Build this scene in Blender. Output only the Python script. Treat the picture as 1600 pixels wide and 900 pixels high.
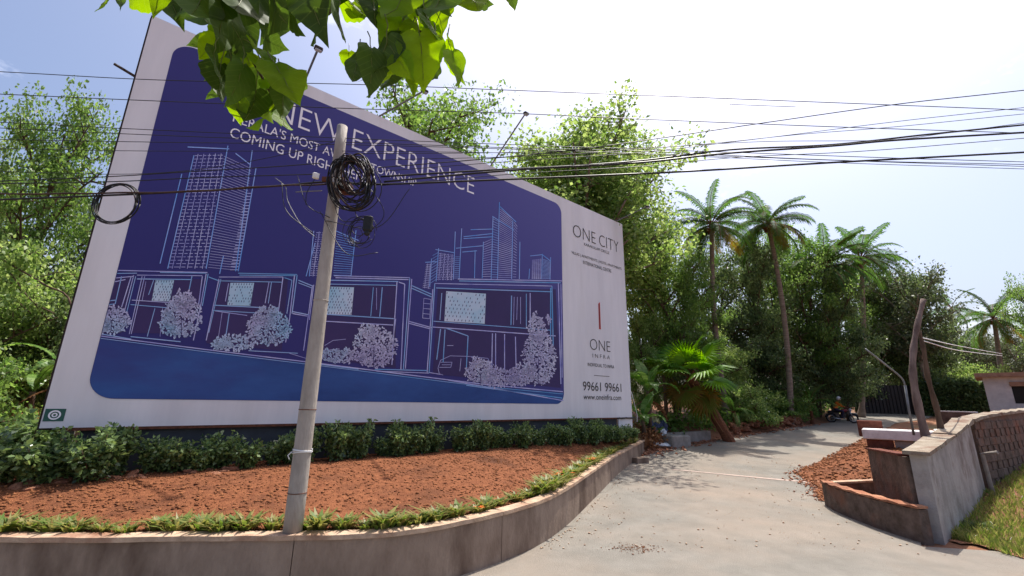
import bpy, math, random
import numpy as np
from mathutils import Vector, Matrix

S = bpy.context.scene
COL = S.collection
for o in list(bpy.data.objects): bpy.data.objects.remove(o)
RAD = math.radians

# ------------------------------------------------------------------ camera
CAM_H, PITCH, ROLL, FPX = 2.5, RAD(14.6), RAD(0.9), 680.0
_f = np.array([0, math.cos(PITCH), math.sin(PITCH)])
_u0 = np.array([0, -math.sin(PITCH), math.cos(PITCH)]); _r0 = np.array([1., 0, 0])
_r = _r0*math.cos(ROLL) + _u0*math.sin(ROLL)
_u = _u0*math.cos(ROLL) - _r0*math.sin(ROLL)
EYE = np.array([0, 0, CAM_H])
cd = bpy.data.cameras.new('camera'); cam = bpy.data.objects.new('camera', cd); COL.objects.link(cam)
cd.sensor_width = 36; cd.lens = 36*FPX/1600; cd.clip_start = 0.05; cd.clip_end = 3000
M = Matrix(((_r[0], _u[0], -_f[0], 0), (_r[1], _u[1], -_f[1], 0), (_r[2], _u[2], -_f[2], CAM_H), (0, 0, 0, 1)))
cam.matrix_world = M
S.camera = cam

# ------------------------------------------------------------------ sky, sun, exposure
SUN_AZ, SUN_EL = RAD(36), RAD(67)
w = bpy.data.worlds.new('World'); S.world = w; w.use_nodes = True
nt = w.node_tree; bg = nt.nodes['Background']
sky = nt.nodes.new('ShaderNodeTexSky'); sky.sky_type = 'NISHITA'; sky.sun_disc = False
sky.sun_elevation = SUN_EL; sky.sun_rotation = SUN_AZ
sky.air_density = 1.0; sky.dust_density = 5.0; sky.ozone_density = 2.5
tc = nt.nodes.new('ShaderNodeTexCoord')
mp = nt.nodes.new('ShaderNodeMapping'); mp.inputs['Scale'].default_value = (1, 1, 2.2)
cn = nt.nodes.new('ShaderNodeTexNoise'); cn.inputs['Scale'].default_value = 5.5; cn.inputs['Detail'].default_value = 8; cn.inputs['Roughness'].default_value = .62
cr = nt.nodes.new('ShaderNodeValToRGB'); cr.color_ramp.elements[0].position = .6; cr.color_ramp.elements[1].position = .86
cr.color_ramp.elements[0].color = (0, 0, 0, 1); cr.color_ramp.elements[1].color = (.55, .55, .55, 1)
mx = nt.nodes.new('ShaderNodeMix'); mx.data_type = 'RGBA'
mx.inputs[7].default_value = (11, 11, 12, 1)
nt.links.new(tc.outputs['Generated'], mp.inputs[0]); nt.links.new(mp.outputs[0], cn.inputs['Vector'])
nt.links.new(cn.outputs[0], cr.inputs[0]); nt.links.new(cr.outputs[0], mx.inputs[0])
tint = nt.nodes.new('ShaderNodeMix'); tint.data_type = 'RGBA'; tint.blend_type = 'MULTIPLY'; tint.inputs[0].default_value = 1
tint.inputs[7].default_value = (1.0, .985, 1.03, 1)
nt.links.new(sky.outputs[0], tint.inputs[6]); nt.links.new(tint.outputs[2], mx.inputs[6])
nt.links.new(mx.outputs[2], bg.inputs[0]); bg.inputs[1].default_value = 0.13
sd = bpy.data.lights.new('sun', 'SUN'); sd.energy = 4.2; sd.angle = RAD(.53); sd.color = (1, .95, .87)
sun = bpy.data.objects.new('sun', sd); COL.objects.link(sun)
sv = Vector((math.sin(SUN_AZ)*math.cos(SUN_EL), math.cos(SUN_AZ)*math.cos(SUN_EL), math.sin(SUN_EL)))
sun.rotation_euler = sv.to_track_quat('Z', 'Y').to_euler(); sun.location = sv*60
S.view_settings.view_transform = 'Standard'; S.view_settings.look = 'None'
S.view_settings.exposure = 0.64; S.view_settings.gamma = 1

# ------------------------------------------------------------------ survey helpers (bearing in the photo + distance -> place)
def ray(px, py): return _f*FPX + _r*(px-800) + _u*(450-py)
def atY(px, py, Y):
    d = ray(px, py); return EYE + d*(Y/d[1])
def atZ(px, py, z):
    d = ray(px, py); return EYE + d*((z-CAM_H)/d[2])
def prof(y): return np.interp(y, [11, 13.5, 16, 18, 20, 22.5, 25, 30, 35, 42, 60, 400], [0, .02, .06, .12, .22, .42, .66, 1.2, 1.58, 1.85, 2.2, 2.4])
def xl(y): return np.interp(y, [6.3, 6.7, 7.4, 8.5, 9.8, 12.5, 16, 18.6, 20.6, 22.5, 25.4, 29.8, 32.4, 38.9, 45, 60], [-3, -1.36, -.57, .45, 1.15, 2.25, 3.75, 4.9, 6.1, 8.2, 12.2, 19, 23, 30.2, 33, 36])
def xr(y): return np.interp(y, [8.3, 8.7, 9.2, 12.3, 15.2, 17.1, 23.2, 27.1, 32.3, 36, 41, 60], [40, 7.6, 8.0, 8.5, 10.15, 10.8, 17.2, 21.8, 27.4, 33, 38.5, 60])
def sst(t):
    t = np.clip(t, 0, 1); return t*t*(3-2*t)
def ground(x, y):
    x = np.asarray(x, float); y = np.asarray(y, float)
    h = prof(y)
    near = 1-sst((y-17)/4)
    st = 2.2*near + .7*(1-near); wd = 5*near + 3*(1-near)
    left = sst((xl(y)-st-x)/wd)*sst((y-8.2)/3)
    h = h + left*(.85*near + .75*(1-near))
    return h
def gz(x, y): return float(ground(x, y))
def onG(px, py):
    d = ray(px, py)
    for Y in np.arange(3, 200, .03):
        p = EYE + d*(Y/d[1])
        if p[2] <= gz(p[0], p[1]): return p
    return EYE + d*(60/d[1])

# ------------------------------------------------------------------ materials
def lin(c):
    if isinstance(c, str):
        c = [int(c[i:i+2], 16)/255 for i in (0, 2, 4)]
        c = [v/12.92 if v <= .04045 else ((v+.055)/1.055)**2.4 for v in c]
    return (c[0], c[1], c[2], 1)
MATS = {}
def mat(name, c1, c2=None, scale=3., rough=.85, bump=0., bscale=None, c3=None, sc3=.4, spec=.3, metal=0., coords='Object', lo=.35, hi=.65, stretch=(1, 1, 1), pos3=(.5, .7)):
    m = bpy.data.materials.new(name); m.use_nodes = True; MATS[name] = m
    n = m.node_tree.nodes; l = m.node_tree.links; b = n['Principled BSDF']
    b.inputs['Roughness'].default_value = rough; b.inputs['Specular IOR Level'].default_value = spec; b.inputs['Metallic'].default_value = metal
    if c2 is None:
        b.inputs['Base Color'].default_value = lin(c1); 
    t = n.new('ShaderNodeTexCoord'); mp = n.new('ShaderNodeMapping'); mp.inputs['Scale'].default_value = stretch
    l.new(t.outputs[coords], mp.inputs[0])
    if c2 is not None:
        nz = n.new('ShaderNodeTexNoise'); nz.inputs['Scale'].default_value = scale; nz.inputs['Detail'].default_value = 8; nz.inputs['Roughness'].default_value = .65
        l.new(mp.outputs[0], nz.inputs['Vector'])
        r = n.new('ShaderNodeValToRGB'); r.color_ramp.elements[0].position = lo; r.color_ramp.elements[1].position = hi
        r.color_ramp.elements[0].color = lin(c1); r.color_ramp.elements[1].color = lin(c2)
        l.new(nz.outputs[0], r.inputs[0]); out = r.outputs[0]
        if c3 is not None:
            n2 = n.new('ShaderNodeTexNoise'); n2.inputs['Scale'].default_value = sc3; n2.inputs['Detail'].default_value = 6; n2.inputs['Roughness'].default_value = .6
            l.new(mp.outputs[0], n2.inputs['Vector'])
            r2 = n.new('ShaderNodeValToRGB'); r2.color_ramp.elements[0].position = pos3[0]; r2.color_ramp.elements[1].position = pos3[1]
            l.new(n2.outputs[0], r2.inputs[0])
            x = n.new('ShaderNodeMix'); x.data_type = 'RGBA'; l.new(r2.outputs[0], x.inputs[0]); l.new(out, x.inputs[6]); x.inputs[7].default_value = lin(c3)
            out = x.outputs[2]
        l.new(out, b.inputs['Base Color'])
    if bump:
        nb = n.new('ShaderNodeTexNoise'); nb.inputs['Scale'].default_value = bscale or scale*4; nb.inputs['Detail'].default_value = 6
        l.new(mp.outputs[0], nb.inputs['Vector'])
        bp = n.new('ShaderNodeBump'); bp.inputs['Strength'].default_value = min(1, bump); bp.inputs['Distance'].default_value = .03
        l.new(nb.outputs[0], bp.inputs['Height']); l.new(bp.outputs[0], b.inputs['Normal'])
    return m
def leafmat(name, cols, trans=.4, rough=.45, spec=.35, tcol=None):
    m = bpy.data.materials.new(name); m.use_nodes = True; MATS[name] = m
    n = m.node_tree.nodes; l = m.node_tree.links; b = n['Principled BSDF']
    g = n.new('ShaderNodeNewGeometry'); r = n.new('ShaderNodeValToRGB')
    e = r.color_ramp.elements
    for i, c in enumerate(cols):
        p = i/(len(cols)-1)
        el = e[0] if i == 0 else (e[1] if i == len(cols)-1 else e.new(p))
        el.position = p; el.color = lin(c)
    l.new(g.outputs['Random Per Island'], r.inputs[0]); l.new(r.outputs[0], b.inputs['Base Color'])
    b.inputs['Roughness'].default_value = rough; b.inputs['Specular IOR Level'].default_value = spec
    tr = n.new('ShaderNodeBsdfTranslucent'); hs = n.new('ShaderNodeHueSaturation'); hs.inputs['Hue'].default_value = .485; hs.inputs['Value'].default_value = 1.9; hs.inputs['Saturation'].default_value = 1.1
    l.new(r.outputs[0], hs.inputs['Color']); l.new(hs.outputs[0], tr.inputs[0])
    ms = n.new('ShaderNodeMixShader'); ms.inputs[0].default_value = trans
    l.new(b.outputs[0], ms.inputs[1]); l.new(tr.outputs[0], ms.inputs[2]); l.new(ms.outputs[0], n['Material Output'].inputs[0])
    return m

# ------------------------------------------------------------------ mesh helpers
class MB:
    def __init__(s): s.v = []; s.f = []; s.m = []
    def add(s, vs, fs, mi=0):
        k = len(s.v); s.v += [tuple(map(float, v)) for v in vs]
        for f in fs: s.f.append([i+k for i in f]); s.m.append(mi)
    def hexa(s, p, mi=0):  # 4 bottom ccw, 4 top
        s.add(p, [(3, 2, 1, 0), (4, 5, 6, 7), (0, 1, 5, 4), (1, 2, 6, 5), (2, 3, 7, 6), (3, 0, 4, 7)], mi)
    def box(s, c, d, rz=0, mi=0, taper=1.):
        x, y, z = d[0]/2, d[1]/2, d[2]/2; co, si = math.cos(rz), math.sin(rz); p = []
        for zz, t in ((-z, 1), (z, taper)):
            for a, b in ((-x, -y), (x, -y), (x, y), (-x, y)):
                a *= t; b *= t
                p.append((c[0]+a*co-b*si, c[1]+a*si+b*co, c[2]+zz))
        s.hexa(p, mi)
    def bevbox(s, c, d, bv, rz=0, mi=0):
        x, y, z = d[0]/2, d[1]/2, d[2]/2; co, si = math.cos(rz), math.sin(rz); rings = []
        for zz, ins in ((-z, bv), (-z+bv, 0), (z-bv, 0), (z, bv)):
            X, Y = x-ins, y-ins; rings.append([(-X+bv, -Y), (X-bv, -Y), (X, -Y+bv), (X, Y-bv), (X-bv, Y), (-X+bv, Y), (-X, Y-bv), (-X, -Y+bv)])
            rings[-1] = [(c[0]+a*co-b*si, c[1]+a*si+b*co, c[2]+zz) for a, b in rings[-1]]
        vs = [p for r in rings for p in r]; fs = [tuple(range(7, -1, -1)), tuple(range(24, 32))]
        for k in range(3):
            for i in range(8): j = (i+1) % 8; fs.append((k*8+i, k*8+j, k*8+8+j, k*8+8+i))
        s.add(vs, fs, mi)
    def tube(s, path, rad, n=6, mi=0, caps=True):
        P = [np.array(p, float) for p in path]; k0 = len(s.v)
        if not hasattr(rad, '__len__'): rad = [rad]*len(P)
        up = None; vs = []
        for i, p in enumerate(P):
            t = P[min(i+1, len(P)-1)]-P[max(i-1, 0)]; t = t/(np.linalg.norm(t)+1e-9)
            if up is None:
                a = np.array([0, 0, 1.]) if abs(t[2]) < .9 else np.array([1., 0, 0]); up = a
            side = np.cross(t, up); side /= (np.linalg.norm(side)+1e-9); up = np.cross(side, t)
            for j in range(n):
                an = 2*math.pi*j/n; vs.append(p+rad[i]*(math.cos(an)*side+math.sin(an)*up))
        fs = []
        for i in range(len(P)-1):
            for j in range(n):
                q = (j+1) % n; fs.append((i*n+j, i*n+q, (i+1)*n+q, (i+1)*n+j))
        if caps: fs.append(tuple(range(n-1, -1, -1))); fs.append(tuple(range((len(P)-1)*n, len(P)*n)))
        s.add(vs, fs, mi)
    def lathe(s, prof_, n=12, c=(0, 0, 0), axis='z', mi=0):
        vs = []
        for r, h in prof_:
            for j in range(n):
                a = 2*math.pi*j/n; x, y = r*math.cos(a), r*math.sin(a)
                q = (x, y, h) if axis == 'z' else ((x, h, y) if axis == 'y' else (h, x, y))
                vs.append((c[0]+q[0], c[1]+q[1], c[2]+q[2]))
        fs = []
        for i in range(len(prof_)-1):
            for j in range(n): q = (j+1) % n; fs.append((i*n+j, i*n+q, (i+1)*n+q, (i+1)*n+j))
        fs.append(tuple(range(n-1, -1, -1))); fs.append(tuple(range((len(prof_)-1)*n, len(prof_)*n)))
        s.add(vs, fs, mi)
    def mesh(s, name, mats, smooth=False):
        me = bpy.data.meshes.new(name); me.from_pydata(s.v, [], s.f)
        for m in (mats if isinstance(mats, (list, tuple)) else [mats]): me.materials.append(MATS[m] if isinstance(m, str) else m)
        me.polygons.foreach_set('material_index', s.m)
        if smooth: me.polygons.foreach_set('use_smooth', [True]*len(s.f))
        me.update(); return me
    def build(s, name, mats, parent=None, smooth=False, world=True):
        if parent is not None and world:
            L = parent.location if parent.parent is None else parent.location+parent.parent.location
            s.v = [(a-L[0], b-L[1], c-L[2]) for a, b, c in s.v]
        return link(name, s.mesh(name, mats, smooth), parent)
def link(name, data, parent=None):
    o = bpy.data.objects.new(name, data); COL.objects.link(o)
    if parent is not None: o.parent = parent
    return o
def npmesh(name, V, F, mats, mi=None, smooth=False):
    me = bpy.data.meshes.new(name); V = np.asarray(V, np.float32); F = np.asarray(F, np.int32); k = F.shape[1]
    me.vertices.add(len(V)); me.vertices.foreach_set('co', V.ravel())
    me.loops.add(F.size); me.loops.foreach_set('vertex_index', F.ravel())
    me.polygons.add(len(F)); me.polygons.foreach_set('loop_start', np.arange(len(F), dtype=np.int32)*k)
    for m in (mats if isinstance(mats, (list, tuple)) else [mats]): me.materials.append(MATS[m])
    if mi is not None: me.polygons.foreach_set('material_index', np.asarray(mi, np.int32))
    if smooth: me.polygons.foreach_set('use_smooth', np.ones(len(F), bool))
    me.update(calc_edges=True); me.validate(); return me
def tag(o, label, cat, group=None, kind=None):
    o['label'] = label
    if cat: o['category'] = cat
    if group: o['group'] = group
    if kind: o['kind'] = kind
    return o
def struct(o): o['kind'] = 'structure'; return o
def thing(name, label, cat, loc=(0, 0, 0), rz=0, group=None):
    o = bpy.data.objects.new(name, None); COL.objects.link(o); o.location = tuple(map(float, loc)); o.rotation_euler = (0, 0, rz)
    o.empty_display_size = .2
    return tag(o, label, cat, group)
def copy_tree(o, parent=None):
    c = o.copy(); COL.objects.link(c); c.parent = parent
    for ch in list(o.children): copy_tree(ch, c)
    return c
ORD = ['first', 'second', 'third', 'fourth', 'fifth', 'sixth', 'seventh', 'eighth', 'ninth', 'tenth', 'eleventh', 'twelfth', 'thirteenth', 'fourteenth', 'fifteenth', 'sixteenth', 'seventeenth', 'eighteenth', 'nineteenth', 'twentieth']
def ordw(i):
    if i < 20: return ORD[i]
    t = ['twenty', 'thirty', 'forty', 'fifty', 'sixty', 'seventy', 'eighty'][(i+1)//10-2]; u = (i+1) % 10
    return (t+'-'+ORD[u-1]) if u else t[:-1]+'ieth'
def catmull(P, n=8):
    P = [np.array(p, float) for p in P]; Q = [2*P[0]-P[1]]+P+[2*P[-1]-P[-2]]; out = []
    for i in range(1, len(Q)-2):
        a, b, c, d = Q[i-1:i+3]
        for k in range(n):
            t = k/n; out.append(.5*((2*b)+(-a+c)*t+(2*a-5*b+4*c-d)*t*t+(-a+3*b-3*c+d)*t**3))
    out.append(P[-1]); return out
def noise2(x, y, s=0):
    return (np.sin(x*1.7+s)*np.cos(y*1.3-s*2)+.5*np.sin(x*4.1+y*2.3+s)+.3*np.sin(x*9.3-y*7.7+2*s)+.2*np.sin(x*17+y*21+s))/2.
# ------------------------------------------------------------------ material library
mat('road_dusty', '6b675f', '86827a', 1.3, .9, .6, 70, c3='918273', sc3=.23, pos3=(.42, .78), lo=.25, hi=.75)
mat('road_joint', 'a08e84', 'bba69a', 6, .9, .3, 50)
mat('dirt_ground', '6e4632', '8a6248', .9, .95, .6, 14, c3='5c5138', sc3=.35)
mat('leaf_litter', '4a3526', '6f5138', 4, .95, .8, 20)
mat('red_soil', '683a20', '895535', 9, .95, .9, 45, c3='54311d', sc3=.8)
mat('soil_clod', '5c331d', '94603c', 9, .95, coords='Object')
mat('garden_wall', '806d5f', 'a08d7d', 2.2, .9, .4, 30, c3='5f4d41', sc3=.9, stretch=(1, 1, .45), pos3=(.48, .66))
mat('coping', 'a08872', 'c2a78e', 5, .9, .4, 30, c3='8d6651', sc3=1.6)
mat('stained_wall', '8f8985', 'b3ada8', 1.6, .9, .45, 24, c3='66534a', sc3=1.1, stretch=(1, 1, .8), pos3=(.5, .7))
mat('old_wall', '4f4239', '74635a', 3.5, .95, .7, 22, c3='7a5443', sc3=1.3)
mat('mossy_cap', '7d7060', '9c9283', 4, .95, .6, 25, c3='6b4a3a', sc3=1.5)
mat('brick_red', '5c3429', '764638', 5, .95, .7, 30)
mat('laterite', '85503a', 'b07f62', 3, .95, .8, 18, c3='603a2b', sc3=1.2)
mat('cement', '837a72', '9d958d', 4, .9, .5, 30)
mat('white_plaster', 'c9c6c4', 'e4e2e0', 3, .8, .3, 20)
mat('board_white', 'd2d1d5', 'e2e1e4', .9, .55, .12, 1.1, spec=.25, c3='cdcac9', sc3=1.2, stretch=(1, 1, .15), pos3=(.5, 1.0))
mat('board_back', '4a4a4e', '5a5a60', 2, .6)
mat('steel_dark', '2a2524', '453732', 6, .6, .3, 30, metal=.3)
mat('steel_grey', '6c6c6c', '858585', 6, .5, .2, 30, metal=.5)
mat('skirt', '33363c', '43474e', 1.5, .7)
mat('ink_black', '3b3836', rough=.7); mat('ink_white', 'eceaf0', rough=.6); mat('ink_red', 'c23a38', rough=.6)
mat('ink_sky', '5c9ae4', 'a2b6ee', 1.1, .6); mat('ink_lav', '8f90d2', 'c2c4ec', 1.5, .6); mat('ink_teal', '5a9ed6', 'a7bbe8', .5, .6)
mat('ink_foliage', 'a9a4cf', 'd5d6ee', 1.0, .6, c3='86b8dc', sc3=.5)
mat('ink_dark', '342a58', '3e3064', .3, .6); mat('ink_screen', '8fc0d8', 'd4d6e6', .6, .6); mat('ink_dot', '352a66', rough=.6)
mat('ink_road', '274480', '34599a', .35, .6, c3='333f80', sc3=.3, stretch=(1, 1, 2.5))
mat('ink_green', '2f5a50', rough=.6)
mat('pole_concrete', '8f8880', 'aea69d', 5, .85, .35, 40, c3='7a6f66', sc3=1.4, stretch=(1, 1, .3))
mat('cable_black', '0d0c0c', '1c1a19', 20, .5, spec=.4); mat('cable_brown', '2e211b', '4a362c', 15, .7)
mat('rust', '4a2a1e', '6e4230', 12, .8, .4, 50)
mat('bark', '4a3a2e', '6d5a4a', 6, .95, .8, 20, stretch=(1, 1, .3)); mat('bark_grey', '6b6157', '8d8377', 6, .95, .8, 20, stretch=(1, 1, .35))
mat('palm_bark', '6b5c50', '8f8072', 4, .95, .8, 12, stretch=(.6, .6, 4)); mat('palm_fibre', '5a3626', '7d4e36', 5, .95, .9, 14, stretch=(1, 1, 3))
mat('dead_wood', '5d4c46', '8a7870', 5, .9, .7, 20, stretch=(1, 1, .25))
mat('gate_black', '0f0e10', '19171b', 3, .5, spec=.4); mat('tyre', '121212', rough=.8); mat('chrome', 'a8a8ac', rough=.25, metal=.9)
mat('bike_paint', '16131a', rough=.3, spec=.6); mat('bike_red', '7a1c22', rough=.3, spec=.6); mat('vinyl', '1a1818', rough=.6)
mat('shirt_orange', 'c8601c', 'd9772a', 8, .9); mat('trousers', '241f33', '322c44', 8, .9); mat('skin', '6b4030', rough=.6); mat('helmet', 'c9c2c0', rough=.3, spec=.6)
mat('plastic_white', 'd8dade', 'eceef0', 4, .5, .4, 12); mat('cloth_blue', '3a4058', '565d78', 6, .9, .6, 18); mat('cloth_olive', '8d8a58', 'b5b184', 6, .9, .6, 18)
mat('lamp_glass', 'b8bcc0', rough=.2, spec=.6); mat('tape_white', 'dcdcdc', rough=.6)
mat('roof_sheet', '8a6a58', 'a58470', 3, .8, .3, 20); mat('dark_opening', '1d1a18', rough=.6); mat('house_wall', 'b9b6b6', 'cfcccb', 2, .9, .2, 20)
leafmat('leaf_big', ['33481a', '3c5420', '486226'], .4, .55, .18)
leafmat('leaf_big_lit', ['567a1e', '668a24', '7a9a2e'], .65, .55, .18)  # sunlit copy of the darker big leaf; sun and shade put into the colours
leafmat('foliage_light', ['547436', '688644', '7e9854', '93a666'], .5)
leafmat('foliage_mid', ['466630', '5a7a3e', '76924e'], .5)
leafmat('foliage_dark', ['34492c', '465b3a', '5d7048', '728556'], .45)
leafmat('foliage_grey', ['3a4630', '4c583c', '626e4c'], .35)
leafmat('shrub_leaf', ['1f3a20', '2c4a28', '3b5a2e', '87a061'], .3, .3, .5)
leafmat('border_leaf', ['55702e', '6b8436', '84974a', '8f8650'], .35)
leafmat('flower_orange', ['c8541a', 'd9741f'], .3)
leafmat('palm_leaf', ['2c4a20', '3a5c28', '4f7034'], .4, .6, .08); leafmat('palm_dry', ['5d6626', '7a7a2c', '6f6428', '75592a'], .4, .7, .1)
leafmat('fan_leaf', ['4a7a1e', '66962a', '80ab34'], .45); leafmat('banana_leaf', ['4f7a30', '648e3c', '8aa85c'], .45, .35)
leafmat('dry_leaf', ['6b4630', '8a6244', 'a8805c'], .2, .8, .1); leafmat('grass_blade', ['54742c', '6f8c38', '87a046', '94905a'], .4)

# ------------------------------------------------------------------ ground and roads
def grid_mesh(name, xs, ys, fz, m, mask=None):
    X, Y = np.meshgrid(xs, ys); Z = fz(X, Y); nx, ny = len(xs), len(ys)
    V = np.stack([X.ravel(), Y.ravel(), Z.ravel()], 1)
    I = np.arange(nx*ny).reshape(ny, nx)
    F = np.stack([I[:-1, :-1], I[:-1, 1:], I[1:, 1:], I[1:, :-1]], -1).reshape(-1, 4)
    if mask is not None:
        cx = (X[:-1, :-1]+X[1:, 1:])/2; cy = (Y[:-1, :-1]+Y[1:, 1:])/2; F = F[mask(cx, cy).ravel()]
    return link(name, npmesh(name, V, F, m, smooth=True))
def axis(a, b, st, far): 
    r = list(np.arange(a, b+1e-6, st)); k = st
    lo, hi = [], []
    x = a
    while x > -far: k *= 1.35; x -= k; lo.append(x)
    k = st; x = b
    while x < far: k *= 1.35; x += k; hi.append(x)
    return np.array(lo[::-1]+r+hi)
g = struct(grid_mesh('ground', axis(-30, 60, .6, 1500), axis(-6, 60, .6, 1500), lambda X, Y: ground(X, Y)-.02, 'dirt_ground'))
# side road: lateral strips between its two edges, dusty ragged margins
rng = np.random.default_rng(4)
ys = np.concatenate([np.arange(8.1, 30, .3), np.arange(30, 46, .6)]); V = []; F = []; NL = 26
for j, y in enumerate(ys):
    a, b = float(xl(y)), float(xr(y)) if y > 8.75 else 9.3
    a += (-.25 if y < 20 else .25*noise2(y*.9, 3.)-.1); b += .22*float(noise2(y*1.1, 9.))
    for i in range(NL+1):
        x = a+(b-a)*i/NL; V.append((x, y, gz(max(x, float(xl(y))), y)+(.003 if j == 0 else .012)))
for j in range(len(ys)-1):
    for i in range(NL): k = j*(NL+1)+i; F.append((k, k+1, k+NL+2, k+NL+1))
struct(link('side_road', npmesh('side_road', V, F, 'road_dusty', smooth=True)))
struct(grid_mesh('main_road', np.arange(-40, 40.1, .5), np.arange(-9, 8.41, .3), lambda X, Y: 0*X+.008, 'road_dusty'))
pl = MB(); A0, A1 = onG(1050, 734), onG(1292, 757); N = 24
for i in range(N):
    q = []
    for t in (i/N, (i+1)/N):
        c = A0+(A1-A0)*t; wv = .09+.07*t+.03*noise2(t*30, 1.)
        for s in (-1, 1): q.append((c[0], c[1]+s*wv, gz(c[0], c[1])+.02))
    pl.add(q, [(0, 2, 3, 1)])
struct(pl.build('pale_road_strip', 'road_joint'))
# scattered pebbles and dry litter on the road
def clods(name, pts, r0, r1, m, seed, flat=.7):
    rg = np.random.default_rng(seed); n = len(pts); base = np.array([[1, 0, 0], [0, 1, 0], [-1, 0, 0], [0, -1, 0], [0, 0, 1], [0, 0, -.6]], float)
    fc = np.array([[0, 1, 4], [1, 2, 4], [2, 3, 4], [3, 0, 4], [1, 0, 5], [2, 1, 5], [3, 2, 5], [0, 3, 5]])
    r = r0*(r1/r0)**(rg.random(n)**2.2)
    v = base[None]*(1+.45*(rg.random((n, 6, 1))-.5)*2)*r[:, None, None]; v[:, :, 2] *= flat
    a = rg.random(n)*6.28; c, s = np.cos(a), np.sin(a)
    x = v[:, :, 0]*c[:, None]-v[:, :, 1]*s[:, None]; y = v[:, :, 0]*s[:, None]+v[:, :, 1]*c[:, None]
    v = np.stack([x, y, v[:, :, 2]], -1)+np.asarray(pts)[:, None, :]
    return link(name, npmesh(name, v.reshape(-1, 3), (fc[None]+6*np.arange(n)[:, None, None]).reshape(-1, 3), m))
pts = []
for _ in range(1500):
    y = 8.5+rng.random()**1.5*16; a, b = float(xl(y)), float(min(xr(y), 12)); t = rng.random()
    t = t**3 if rng.random() < .55 else (1-t**4 if rng.random() < .6 else t)
    x = a+.1+(b-a-.2)*t; pts.append((x, y, gz(max(x, a), y)+.018))
tag(clods('road_pebbles', pts, .005, .03, 'coping', 5), 'small pale pebbles scattered over the dusty side road', 'pebbles', kind='stuff')
c = atZ(992, 858, 0); pts = [(c[0]+rng.normal()*.22, c[1]+rng.normal()*.13, .02) for _ in range(260)]
tag(clods('dry_litter_patch', pts, .006, .022, 'soil_clod', 6, .4), 'patch of dry brown leaf litter on the road near the garden wall', 'litter', kind='stuff')

# ------------------------------------------------------------------ garden retaining wall
WP = [(-18, 5.9), (-6.43, 6.14), (-4.5, 6.27), (-2.35, 6.45), (-1.36, 6.74), (-.5, 7.45), (.41, 8.5), (1.13, 9.83), (2.21, 12.46), (3.69, 16.09), (4.88, 18.63), (5.7, 20.2), (6.3, 21.5)]
WC = catmull(WP, 12); d_ = [0]
for i in range(1, len(WC)): d_.append(d_[-1]+np.linalg.norm(WC[i]-WC[i-1]))
def wall_at(s):
    i = int(np.clip(np.searchsorted(d_, s)-1, 0, len(WC)-2)); t = (s-d_[i])/(d_[i+1]-d_[i]); p = WC[i]+(WC[i+1]-WC[i])*t
    # smooth normal over a window
    a = WC[max(0, i-3)]; b = WC[min(len(WC)-1, i+4)]; tg = b-a; tg /= np.linalg.norm(tg); return p, np.array([-tg[1], tg[0]])  # inward (garden side)
WL = d_[-1]
def wtop(s): return .75+.1*float(sst((s-(WL-5))/5))
gw = thing('garden_wall', 'low curving rendered retaining wall with pale coping around the red soil garden', 'wall', (WC[40][0], WC[40][1], 0))
def wall_seg(mb, s0, s1, o0, o1, z0, z1, n, jag=0.):
    vs = []; fs = []
    for k in range(n+1):
        s = s0+(s1-s0)*k/n; p, nm = wall_at(s); zt = wtop(s)
        j = jag*float(noise2(s*3.1, 2.))
        for o, z in ((o0+j, z0), (o1, z0), (o1, zt+z1+j*.6), (o0+j, zt+z1+j*.6)): q = p+nm*o; vs.append((q[0], q[1], z if z < 0.3 else z))
    for k in range(n):
        for i in range(4): j2 = (i+1) % 4; fs.append((k*4+i, k*4+j2, k*4+4+j2, k*4+4+i))
    fs.append((3, 2, 1, 0)); fs.append(tuple(n*4+i for i in range(4))); mb.add(vs, fs)
s = 0; 
while s < WL-.3:
    e = min(WL, s+(3.2 if s > 15 else 15.2)); m = MB(); wall_seg(m, s+.006, e-.006, 0, .17, -.1, -.065, max(4, int((e-s)/.22))); m.build('wall_panel', 'garden_wall', gw)
    m = MB(); vs = []; fs = []; n = max(4, int((e-s)/.2))
    for k in range(n+1):
        t = s+.003+(e-s-.006)*k/n; p, nm = wall_at(t); zt = wtop(t); j = .012*float(noise2(t*5, 2.))
        for o, z in ((-.025+j, zt-.062), (.2, zt-.062), (.2, zt), (-.02+j, zt-.004+j*.5)): q = p+nm*o; vs.append((q[0], q[1], z))
    for k in range(n):
        for i in range(4): j2 = (i+1) % 4; fs.append((k*4+i, k*4+4+i, k*4+4+j2, k*4+j2))
    fs.append((0, 1, 2, 3)); fs.append(tuple(n*4+i for i in (3, 2, 1, 0))); m.add(vs, fs); m.build('coping', 'coping', gw)
    s = e

# ------------------------------------------------------------------ billboard frame of reference
BA = np.array([-8.495, 8.27, 0.]); BE = np.array([5.42, 20.1, 0.]); BL = float(np.linalg.norm(BE-BA)); be = (BE-BA)/BL; bn = np.array([be[1], -be[0], 0.])
def P(u, v, off=0.): q = BA+be*u+bn*off; return (q[0], q[1], v)
def B(px, py):
    d = ray(px, py); t = ((BA-EYE)@bn)/(d@bn); p = EYE+t*d; return float((p-BA)@be), float(p[2])
BZ0, BZ1 = 1.9, 11.1

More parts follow.
